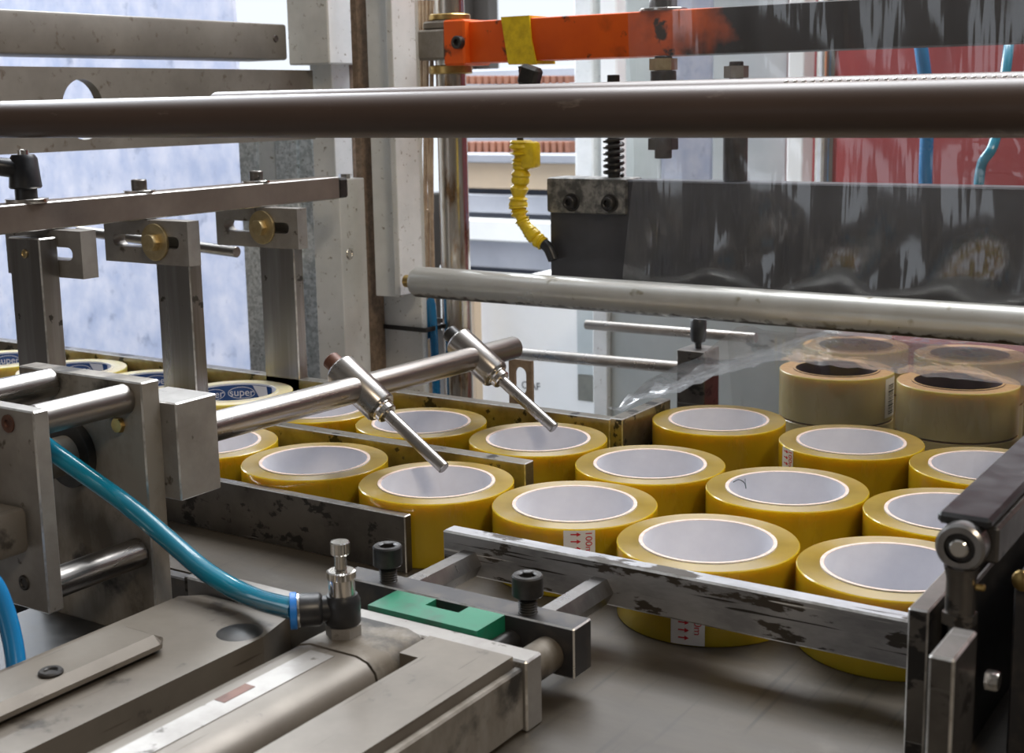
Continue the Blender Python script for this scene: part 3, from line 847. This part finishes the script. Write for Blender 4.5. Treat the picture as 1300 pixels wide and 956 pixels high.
# ================================================================== orange beam, column, sealing bar
YO = 1.185
zt, zb = onY(600, 26.6, YO).z, onY(600, 80, YO).z
ob = thing('orange_beam', 'orange painted steel beam charred black along its right half', 'beam', (-.5, YO, zb))
xo = onY(594, 50, YO).x


def orange_burnt():
    m = MATS['orange'].copy(); m.name = 'orange_charred'
    nt = m.node_tree; N = nt.nodes; L = nt.links
    b = N['Principled BSDF']
    src = b.inputs['Base Color'].links[0].from_socket
    tc = N.new('ShaderNodeTexCoord'); sp = N.new('ShaderNodeSeparateXYZ'); L.new(tc.outputs['Object'], sp.inputs[0])
    n = N.new('ShaderNodeTexNoise'); n.inputs['Scale'].default_value = 16; n.inputs['Detail'].default_value = 6
    L.new(tc.outputs['Object'], n.inputs['Vector'])
    ad = N.new('ShaderNodeMath'); ad.operation = 'MULTIPLY_ADD'; ad.inputs[1].default_value = .30
    L.new(n.outputs[0], ad.inputs[0]); L.new(sp.outputs[0], ad.inputs[2])
    mr = N.new('ShaderNodeMapRange'); mr.inputs['From Min'].default_value = .035; mr.inputs['From Max'].default_value = .10
    L.new(ad.outputs[0], mr.inputs['Value'])
    mx = N.new('ShaderNodeMix'); mx.data_type = 'RGBA'; L.new(mr.outputs[0], mx.inputs[0]); L.new(src, mx.inputs[6])
    mx.inputs[7].default_value = (.014, .010, .009, 1)
    L.new(mx.outputs[2], b.inputs['Base Color'])
    MATS['orange_charred'] = m


orange_burnt()
bm = B(); box(bm, xo, .35, YO, YO + .034, zb, zt, .0025, seg=2); obj('beam', bm, 'orange_charred', ob)
fx0 = onY(565, 50, YO - .006).x
bm = B(); box(bm, fx0, xo + .002, YO - .010, YO + .040, zb - .002, zt + .002, .002); fl = obj('flange', bm, 'orange', ob)
screw(fl, onY(584, 54, YO - .010), (0, -1, 0), .0068, .0075, 'black_oxide')
# yellow tape wrapped round the beam
x0, x1 = onY(638, 50, YO).x, onY(678, 50, YO).x
bm = B(); prism(bm, [[(x0, zt + .0022), (x1 - .004, zt + .0022), (x1 - .002, (zt + zb) / 2), (x1 + .004, zb - .004), (x0 + .008, zb - .002)]], (0, YO - .0004, 0), (1, 0, 0), (0, 0, 1), .0022)
box(bm, x0, x1 - .004, YO - .002, YO + .036, zt, zt + .0022, 0)
box(bm, x0 + .008, x1 + .003, YO - .002, YO + .036, zb - .003, zb, 0)
box(bm, x0, x1, YO + .0342, YO + .0362, zb - .002, zt + .002, 0)
obj('yellow_band', bm, 'yellow_tape', ob, 'yellow tape wrapped around the beam')

xb = onY(842, 8, YO + .017).x
bm = B(); ring(bm, (xb, YO + .017, zt), (0, 0, 1), .0235, .006, .0025); obj('washer', bm, 'chrome', ob)
hexbolt(ob, (xb, YO + .017, zt + .0025), (0, 0, 1), .0135, .013, 'black_oxide')
XCOL, YCOL = -.866, 1.205
cm = thing('chrome_column', 'chrome guide column with rust spots carrying the orange beam end', 'column', (XCOL, YCOL, -.012))
bm = B(); cyl(bm, (XCOL, YCOL, ZF), (XCOL, YCOL, .62), .0163, 40); obj('column', bm, 'rusty_chrome', cm)
for a, b_, r_, m_ in ((onY(570, 94, 1.2).z, onY(570, 83, 1.2).z, .0235, 'brass'), (onY(570, 26, 1.2).z, onY(570, 18, 1.2).z, .0225, 'brass')):
    bm = B(); ring(bm, (XCOL, YCOL, a), (0, 0, 1), r_, .0163, b_ - a, 40, .001); obj('collar', bm, m_, cm)
z0, z1 = onY(545, 76, 1.18).z, onY(545, 38, 1.18).z
bm = B(); box(bm, onY(524, 60, 1.18).x, onY(565, 60, 1.18).x + .002, 1.176, 1.236, z0, z1, .002); obj('clamp_block', bm, 'alu_dirty', cm)
bm = B(); box(bm, onY(536, 35, 1.18).x, onY(588, 35, 1.18).x, 1.180, 1.232, z1, onY(560, 26, 1.18).z, .002); obj('bearing_cap', bm, 'alu_dirty', cm)

YB = 1.165
sb = thing('sealing_bar', 'black heavy sealing bar seen through the plastic film', 'bar', (-.4, YB, .13))
xl = onY(697.5, 240, YB).x
zt2 = onY(900, 230.7, YB).z
bm = B(); box(bm, xl, .35, YB, YB + .03, .118, zt2, .0015); obj('bar', bm, 'seal_bar', sb)
bm = B(); box(bm, xl - .001, onY(797, 240, YB).x, YB - .005, YB + .033, onY(740, 271, YB).z, zt2 + .0015, .003, seg=2); cp = obj('clamp_plate', bm, 'clamp_plate', sb)
for px, py in ((726, 257), (775, 258)):
    c = onY(px, py, YB - .005)
    bm = B(); ring(bm, c, (0, -1, 0), .0092, .004, .0015); obj('washer', bm, 'black_oxide', cp)
    screw(cp, c + Vector((0, -.0015, 0)), (0, -1, 0), .0066, .007, 'black_oxide')


def bolt_thing(px, name, label, z0, z1, rb, nuts=(), sleeve=None, spring=False):
    y = YB + .015; x = onY(px, 150, y).x
    s = thing(name, label, 'bolt', (x, y, z0))
    bm = B(); cyl(bm, (x, y, z0), (x, y, z1), rb, 20); obj('bolt', bm, 'black_oxide', s)
    if spring:
        bm = B(); k = 9; za, zb_ = zt2 + .003, zt2 + .058
        tube(bm, [(x + .0092 * math.cos(2 * PI * i / 8), y + .0092 * math.sin(2 * PI * i / 8), za + (zb_ - za) * i / (k * 8)) for i in range(k * 8 + 1)], .0019, 6, 2); obj('spring', bm, 'black_oxide', s)
    for z_, m_, r_ in nuts:
        bm = B(); lathe(bm, [(0, 0), (r_, 0), (r_, .011), (0, .011)], (x, y, z_), n=24, hexes=(1, 2)); obj('nut', bm, m_, s)
    if sleeve:
        bm = B(); cyl(bm, (x, y, sleeve[0]), (x, y, sleeve[1]), sleeve[2], 28); obj('sleeve', bm, 'black_oxide', s)
    return s


YM = YB + .015
bolt_thing(779, 'spring_bolt', 'black bolt with a coil spring standing on the end of the sealing bar', zt2, onY(779, 95, YM).z, .0062, spring=True)
bolt_thing(842, 'hanger_bolt', 'thick black hanger bolt with two nuts hanging below the orange beam', onY(842, 201, YM).z, zb, .0085,
           [(zb - .0135, 'zinc_yellow', .0135), (onY(842, 190, YM).z, 'black_oxide', .0145)], sleeve=(onY(842, 178, YM).z, zb - .014, .0125))
bolt_thing(934, 'stud_bolt', 'stud with a pale nut and dark sleeve standing on the sealing bar', zt2, onY(934, 78, YM).z, .0066,
           [(onY(934, 99, YM).z, 'alu', .0115)], sleeve=(zt2, onY(934, 110, YM).z, .0115))

# yellow taped cable hanging from the beam
def cb_p(px, py): return onY(px, py, 1.155)
yc = thing('taped_cable', 'cable bound in crumpled yellow tape hanging beside the sealing bar', 'cable', cb_p(662, 240))
bm = B(); tube(bm, [cb_p(662, 84), cb_p(664, 110), cb_p(661, 150), cb_p(660, 185)], .0036, 10); obj('cable', bm, 'black_plastic', yc)
bm = B(); random.seed(3)
rr = [random.uniform(.75, 1.25) for _ in range(64)]
tube(bm, [cb_p(662, 178), cb_p(662, 200), cb_p(661, 225), cb_p(658, 255), cb_p(660, 272), cb_p(668, 288), cb_p(680, 302), cb_p(690, 310)], .007, 14, 9,
     rad=lambda s: (.0118 if s < .12 else .0085 if s < .5 else .0075 if s < .6 else .0066) * rr[int(s * 63)])
obj('tape_binding', bm, 'yellow_tape', yc)
bm = B(); c = cb_p(673, 196); box(bm, c.x - .010, c.x + .009, 1.147, 1.163, c.z - .014, c.z + .013, .004, seg=2); obj('taped_plug', bm, 'yellow_tape', yc)
bm = B(); tube(bm, [cb_p(690, 309), cb_p(697, 316), cb_p(703, 330)], .0058, 12, 8); obj('cable_boot', bm, 'black_plastic', yc)
bm = B(); c = cb_p(672, 96); box(bm, c.x - .010, c.x + .012, 1.148, 1.162, c.z - .011, c.z + .010, .003, Matrix.Translation(c) @ Matrix.Rotation(.3, 4, 'Y') @ Matrix.Translation(-c)); obj('connector', bm, 'black_oxide', yc)

# ================================================================== left machine frame
fb = thing('frame_beam', 'pale grey square frame beam with chamfered end along the machine side', 'beam', (-1.07, .9, .355))
bm = B(); box(bm, -1.11, -1.05, .45, 1.150, .3562, .3955, .003, seg=2); obj('beam', bm, 'frame_grey', fb)
screw(fb, onX(350, 49, -1.05), (1, 0, 0), .004, .001, 'steel_dark')
fp = thing('holed_plate', 'long grey frame plate with a round hole above the cross bar', 'plate', (-1.06, .9, .267))
bm = B()
prism(bm, [rect2(.45, 1.19, .2675, .3455), [(onX(106, 139, -1.05).y + .0245 * math.cos(2 * PI * i / 40), onX(106, 139, -1.05).z + .0285 * math.sin(2 * PI * i / 40)) for i in range(40)]], (-1.062, 0, 0), (0, 1, 0), (0, 0, 1), .012); obj('plate', bm, 'frame_grey', fp)
XP = lambda px, Y, py=200: onY(px, py, Y).x
up = thing('frame_upright', 'aluminium profile upright at the back corner of the machine frame', 'upright', (-1.02, 1.2, 0))
bm = B(); box(bm, XP(365, 1.17, 50), XP(417, 1.17, 50), 1.17, 1.235, onY(390, 82, 1.17).z, .6, .0015); obj('upper_profile', bm, 'frame_alu', up)
bm = B(); box(bm, XP(393, 1.195, 95), XP(421, 1.195, 95), 1.195, 1.245, .2, onY(390, 82, 1.17).z + .001, .001); obj('inner_profile', bm, 'frame_alu', up)
for a, b_, Y, m_ in ((303, 326, 1.232, 'galvanised'), (326, 349, 1.236, 'frame_alu'), (349, 377, 1.232, 'galvanised'), (377, 397, 1.236, 'galvanised'), (397, 426, 1.226, 'frame_alu')):
    bm = B(); box(bm, XP(a, Y) + .0004, XP(b_, Y) - .0004, Y, Y + .05, ZF, onY(300, 176, Y).z + .04, .001); obj('profile_face', bm, m_, up)
bm = B(); box(bm, XP(426, 1.226), XP(448, 1.226), 1.226, 1.27, ZF, .6, .001); obj('brown_profile', bm, 'brown_edge', up)
bm = B(); box(bm, XP(448, 1.24), XP(463, 1.24), 1.24, 1.27, ZF, .6, .001); obj('grey_profile', bm, 'grey_paint', up)
mk = thing('mounting_post', 'white worn aluminium mounting post with a socket screw beside the brown edge strip', 'post', (-.96, 1.1, 0))
bm = B(); box(bm, XP(398, 1.09, 300), XP(433, 1.09, 300), 1.09, 1.132, ZF, onY(410, 228, 1.09).z, .001); po = obj('post', bm, 'frame_alu', mk)
xf = XP(433, 1.09, 300)
screw(po, onX(444, 322, xf), (1, 0, 0), .0062, .0012, 'chrome')
bm = B(); lathe(bm, [(0, 0), (.0062, 0), (.0062, .005), (0, .005)], (XP(428, 1.10, 226), 1.112, onY(410, 228, 1.09).z), n=24, hexes=(1, 2)); obj('hex_bolt', bm, 'chrome', mk)
es = thing('edge_strip', 'brown rusty upright edge strip beside the white mounting post', 'strip', (-.94, 1.13, 0))
bm = B(); box(bm, XP(455, 1.135, 300), XP(463, 1.135, 300), 1.135, 1.165, ZF, .62, .0006); obj('strip', bm, 'brown_edge', es)
ch = thing('aluminium_channel', 'bright aluminium channel upright holding the silver roller end', 'upright', (-.88, 1.14, 0))
bm = B(); box(bm, XP(473, 1.125, 300), XP(505, 1.125, 300), 1.127, 1.133, onY(490, 377, 1.125).z, .62, .0008); obj('web', bm, 'frame_alu', ch)
bm = B(); box(bm, XP(505, 1.118, 300), XP(512, 1.118, 300), 1.110, 1.150, onY(508, 374, 1.118).z, .62, .0008); obj('bright_flange', bm, 'frame_alu', ch)
bm = B(); box(bm, XP(470, 1.16, 300), XP(527, 1.16, 300), 1.168, 1.178, ZF, .62, .0008); obj('back_plate', bm, 'frame_alu', ch)
bm = B(); z_ = onY(490, 420, 1.14).z
prism(bm, [rect2(XP(466, 1.14, 420), XP(556, 1.19, 420) + .004, 1.162, 1.226), rect2(XP(466, 1.14, 420) + .0014, XP(556, 1.19, 420) + .0026, 1.1634, 1.2246)], (0, 0, z_ - .0025), (1, 0, 0), (0, 1, 0), .005)
o = obj('cable_tie', bm, 'black_plastic'); tag(o, 'black cable tie strapped round the channel and cables', 'cable tie')
for i, px in enumerate((529, 533.5, 538, 543, 548)):
    bm = B(); q = [(-2, 1), (1, -2), (2, 1), (-1, 2), (0, -1)][i]
    tube(bm, [onY(px, 0, 1.205), onY(px + q[0], 130, 1.205), onY(px + q[1] + 1, 260, 1.205), onY(px + 3 + q[0], 400, 1.205), Vector((onY(px + 4, 480, 1.205).x, 1.205, ZF))], .0024, 8, 8)
    o = obj('cable', bm, 'cable_brown'); tag(o, 'brown cable in the bundle running up beside the chrome column', 'cable', 'brown cables beside the column')
bm = B(); tube(bm, [onY(524, 360, 1.182), onY(533, 395, 1.182), onY(541, 430, 1.182), onY(553, 470, 1.182), Vector((onY(560, 500, 1.182).x, 1.182, ZF + .003))], .0046, 12, 8)
o = obj('air_hose', bm, 'blue_hose'); tag(o, 'blue air hose hanging behind the cables at the channel foot', 'hose')

bm = B(); tube(bm, [onY(556, -60, 1.245), onY(545, -10, 1.245), onY(533, 30, 1.245), onY(527, 70, 1.245), onY(526, 200, 1.245), Vector((onY(528, 480, 1.245).x, 1.245, ZF + .003))], .0046, 12, 8)
o = obj('air_hose', bm, 'blue_hose'); tag(o, 'dark blue air hose looping behind the clamp block of the column', 'hose')
gp = thing('guard_panel', 'frosted bluish white guard panel behind the rear lane', 'panel', (-1.6, 1.262, 0))
bm = B(); box(bm, -2.9, XP(306, 1.26), 1.260, 1.266, ZF, .62, .0005); obj('sheet', bm, 'panel_frost', gp)

# ================================================================== film
def sheet(name, rows, material, parent=None, th=None):
    bm = B()
    g = [[bm.verts.new(p) for p in r] for r in rows]
    for A_, B_ in zip(g, g[1:]):
        for i in range(len(A_) - 1): bm.faces.new((A_[i], A_[i + 1], B_[i + 1], B_[i]))
    return obj(name, bm, material, parent, angle=180)


random.seed(11)
fm = thing('film_curtain', 'clear wrinkled plastic film hanging in front of the sealing bar', 'film', (-.3, 1.135, .13))
rows = []
for j in range(41):
    s = j / 40
    z = .47 - s * (.47 - .100)
    xleft = onY(784, 30, 1.135).x + (.012 if s > .6 else .02 * s) - .018 * max(0, (s - .62)) / .38
    row = []
    for i in range(91):
        x = xleft + (.30 - xleft) * (i / 90)
        w = .0016 * math.sin(x * 61 + 3 * math.sin(z * 21)) + .0009 * math.sin(x * 143 + z * 30) + .0013 * math.sin(z * 60 + x * 25) * math.sin(x * 17)
        cz = math.exp(-((z - .262) / .03) ** 2) * max(0, min(1, (x + .33) / .12))
        w += cz * .009 * (math.sin(x * 95 + 4 * math.sin(z * 120)) * math.sin(z * 150 + 3 * math.sin(x * 60)))
        row.append((x, 1.146 + w, z))
    rows.append(row)
sheet('film', rows, 'film', fm)
fw = thing('film_wrap', 'crumpled clear film draped over the tan tape rolls with bright creases', 'film', (-.45, 1.2, .05))
rows = []
for j in range(46):
    s = j / 45
    row = []
    for i in range(101):
        u = i / 100
        x = -.640 + u * .92
        y = 1.142 + s * .40
        top = .0475 + .045 * max(0, 1 - s * 4.2) ** 2
        # hang down beyond the left side of the pack
        e = max(0, min(1, (-.500 - x) / .13))
        z = top * (1 - e) - .004 * e + .008 * e * (1 - e) * math.sin(y * 55 + x * 40)
        cr = .0035 * abs(math.sin(x * 38 + y * 55 + 2 * math.sin(y * 31))) + .002 * abs(math.sin(x * 90 - y * 70))
        ang = math.atan2(y - 1.19, x + .40)
        cr += .010 * e * (1 - abs(math.sin(ang * 9 + 1.2 * math.sin(ang * 4)))) * min(1, (1.25 - abs(s - .2)))
        z += cr * (1.0 if x < -.35 else .45) + .0012
        row.append((x, y, z))
    rows.append(row)
sheet('film', rows, 'film_wrap', fw)
rows = []
for j in range(20):
    s = j / 19
    rows.append([(-.515 + i * .01, 1.150 + .022 * s + .004 * math.sin(i * .9 + 3 * s) * s + .002 * math.sin(i * 2.3), -.044 + .136 * (1 - s)) for i in range(82)])
sheet('film_skirt', rows, 'film', fw)

# ================================================================== behind the machine
tr = thing('cross_rod', 'thin steel rod crossing above the pale cabinet front', 'rod', (-.75, 1.42, .1))
bm = B(); cyl(bm, onY(744, 412, 1.45), onY(960, 429, 1.45), .0062); obj('rod', bm, 'bare_rod', tr)
tr = thing('cross_rod', 'thin brownish steel rod running into the knobbed block', 'rod', (-.75, 1.38, .1))
bm = B(); cyl(bm, onY(650, 448, 1.40), onY(868, 467, 1.40), .0072); obj('rod', bm, 'bare_rod', tr)
kb = thing('knobbed_block', 'dark grey steel block with a black knob on top', 'block', onY(885, 500, 1.40))
c = onY(884, 445, 1.39); w = .0175
bm = B(); box(bm, c.x - w, c.x + w, 1.375, 1.415, ZF, onY(884, 446, 1.375).z, .001); obj('block', bm, 'steel_dark', kb)
zk = onY(884, 446, 1.375).z
bm = B(); lathe(bm, [(0, 0), (.004, 0), (.004, .006), (.008, .008), (.0095, .014), (.0095, .032), (.007, .036), (0, .036)], (c.x, 1.395, zk), n=20); obj('knob', bm, 'black_plastic', kb)
sk = thing('slotted_strap', 'brown upright steel strap with a long slot behind the rear rail', 'strap', onY(662, 500, 1.08))
x0, x1 = XP(646, 1.08, 480), XP(675, 1.08, 480); z1 = onY(660, 457, 1.08).z
L = x1 - x0
bm = B()
sl_ = [(b, a) for a, b in slot2(.03, z1 - .014, L / 2, L * .26)]
prism(bm, [rect2(0, L, -.12, z1), sl_], (x0, 1.084, 0), (1, 0, 0), (0, 0, 1), .004); obj('strap', bm, 'cable_brown', sk, smooth=False)

YC = 1.78
wc = thing('white_cabinet', 'white cabinet with dark lettering AF and a narrow dark opening', 'cabinet', (XP(670, YC), YC, ZF))
x0, x1 = XP(604, YC, 430), XP(757, YC, 430)
zc1 = onY(670, 368, YC).z
bm = B(); box(bm, x0, x1, YC, YC + .45, ZF, zc1, .002); bo = obj('body', bm, 'white_paint', wc)
bm = B(); box(bm, XP(734, YC, 440), XP(754, YC, 440), YC - .002, YC + .002, onY(744, 509, YC).z, onY(744, 476, YC).z, 0); obj('opening', bm, 'dark_slot', bo)
bm = B(); box(bm, XP(734, YC, 440), XP(754, YC, 440), YC - .0025, YC + .002, onY(744, 476, YC).z + .001, onY(744, 380, YC).z, 0); obj('grey_insert', bm, 'grey_paint', bo)
bm = B(); c = onY(678, 493, YC - .001)
add_text(bm, 'C AF', .017, lambda a, b: Vector((c.x - .006 + a, YC - .0012, c.z + .003 + b)))
obj('lettering', bm, 'ink', bo, smooth=False)
bm = B(); box(bm, XP(596, YC - .05, 430), XP(603, YC - .05, 430), YC - .05, YC - .03, ZF, onY(600, 370, YC - .05).z, .001)
o = obj('orange_strip', bm, 'tan_board'); tag(o, 'narrow tan upright strip beside the white cabinet', 'strip')
YG = 1.62
gpnl = thing('grey_cabinet', 'pale grey green cabinet panel behind the knobbed block', 'cabinet', (XP(820, YG), YG, ZF))
bm = B(); box(bm, XP(775, YG, 440), XP(1010, YG, 440), YG, YG + .4, ZF, onY(820, 372, YG).z + .02, .002); obj('panel', bm, 'grey_paint', gpnl)
bm = B(); box(bm, XP(757, YG, 440), XP(775, YG, 440), YG - .01, YG + .08, ZF, onY(820, 372, YG).z + .02, .001); obj('corner_profile', bm, 'frame_alu', gpnl)

# upper background
YU = 2.32
def bgbox(name, label, cat, px0, px1, py0, py1, Y, dep, m, group=None):
    a = onY(px0, py1, Y); b = onY(px1, py0, Y)
    bm = B(); box(bm, min(a.x, b.x), max(a.x, b.x), Y, Y + dep, min(a.z, b.z), max(a.z, b.z), .002)
    o = obj(name, bm, m); tag(o, label, cat, group); return o


wp = thing('white_post', 'white square frame post standing behind the sealing bar', 'post', (XP(740, YU), YU, ZF))
bm = B(); box(bm, XP(729, YU, 120), XP(752, YU, 120), YU, YU + .05, ZF, 1.2, .003); obj('post', bm, 'frame_alu', wp)
wp = thing('white_post', 'slim white frame post next to the square white one', 'post', (XP(768, YU), YU, ZF))
bm = B(); box(bm, XP(762, YU, 120), XP(783, YU, 120), YU, YU + .04, ZF, 1.2, .003); obj('post', bm, 'white_paint', wp)
gc2 = thing('control_cabinet', 'tall pale blue grey machine cabinet behind the film', 'cabinet', (XP(900, 2.3), 2.3, ZF))
for a, b_, m_ in ((790, 838, 'grey_paint'), (839, 903, 'panel_frost'), (904, 1000, 'grey_paint')):
    bm = B(); box(bm, XP(a, 2.42, 120), XP(b_, 2.42, 120), 2.42, 2.7, ZF, 1.0, .003); obj('door', bm, m_, gc2)
wp = thing('white_post', 'white upright at the edge of the red machine housing', 'post', (XP(1010, 2.2), 2.2, ZF))
bm = B(); box(bm, XP(1000, 2.2, 120), XP(1020, 2.2, 120), 2.2, 2.25, ZF, 1.2, .002); obj('post', bm, 'white_paint', wp)
cr_ = thing('chrome_pillar', 'upright chrome pillar before the red machine housing', 'pillar', (XP(1050, 1.9), 1.9, ZF))
bm = B(); cyl(bm, (XP(1050, 1.9, 120), 1.9, ZF), (XP(1050, 1.9, 120), 1.9, 1.2), .0155); obj('pillar', bm, 'chrome', cr_)
rd_ = thing('red_housing', 'dark red painted machine housing behind the film', 'housing', (XP(1200, 2.3), 2.3, ZF))
bm = B(); box(bm, XP(1021, 2.32, 120), 1.5, 2.32, 2.9, ZF, 1.3, .004); obj('housing', bm, 'red_panel', rd_)
bm = B(); tube(bm, [onY(1157, -90, 2.317), onY(1160, -40, 1.75), onY(1167, 40, 1.7), onY(1177, 130, 1.7), onY(1175, 230, 1.7), onY(1178, 300, 1.75), onY(1180, 330, 2.317)], .0085, 12); o = obj('air_hose', bm, 'blue_hose'); tag(o, 'blue air hose hanging before the red housing', 'hose')
bm = B(); tube(bm, [onY(1290, -60, 2.317), onY(1285, 20, 1.7), onY(1265, 170, 1.6), onY(1245, 215, 1.6), onY(1240, 300, 1.7), onY(1240, 330, 2.317)], .006, 12); o = obj('air_hose', bm, 'teal_hose'); tag(o, 'green air hose behind the film near the red housing', 'hose')

YV = 2.6
cv = thing('background_conveyor', 'grey conveyor with tan side board and bright rail in the background', 'conveyor', (onY(640, 250, YV).x, YV, ZF))
def cvp(nm, py0, py1, m, dy=0, px0=560, px1=740):
    a = onY(px0, py1, YV + dy); b = onY(px1, py0, YV + dy); 
    bm = B(); box(bm, a.x, b.x, YV + dy, YV + dy + .15, min(a.z, b.z), max(a.z, b.z), .003); obj(nm, bm, m, cv)
cvp('tan_board', 207, 238, 'tan_board', .02); cvp('top_rail', 196, 206, 'conveyor_grey'); cvp('dark_gap', 239, 249, 'dark_rail', .04)
cvp('side_panel', 250, 268, 'conveyor_grey', .02); cvp('dark_band', 269, 283, 'dark_rail', .03); cvp('bright_rail', 284, 303, 'white_paint', -.02)
cvp('lower_panel', 304, 336, 'conveyor_grey', .0); cvp('lower_gap', 337, 347, 'dark_rail', .02); cvp('kick_panel', 348, 420, 'white_paint', .04)
for row, (py0, py1, dy) in enumerate(((96, 107, .12), (180, 194, .06))):
    for i in range(16):
        px = 588 + i * 8.6
        a = onY(px, py1, YV + dy); b = onY(px + 5.4, py0, YV + dy)
        bm = B(); box(bm, a.x, b.x, YV + dy, YV + dy + .05, a.z, b.z, .001); obj('roller_end', bm, 'rust_row', cv)
    cvp('carrier', py1 + .5, py1 + 2, 'conveyor_grey', dy); 
cvp('back_board', 84, 196, 'conveyor_grey', .30)
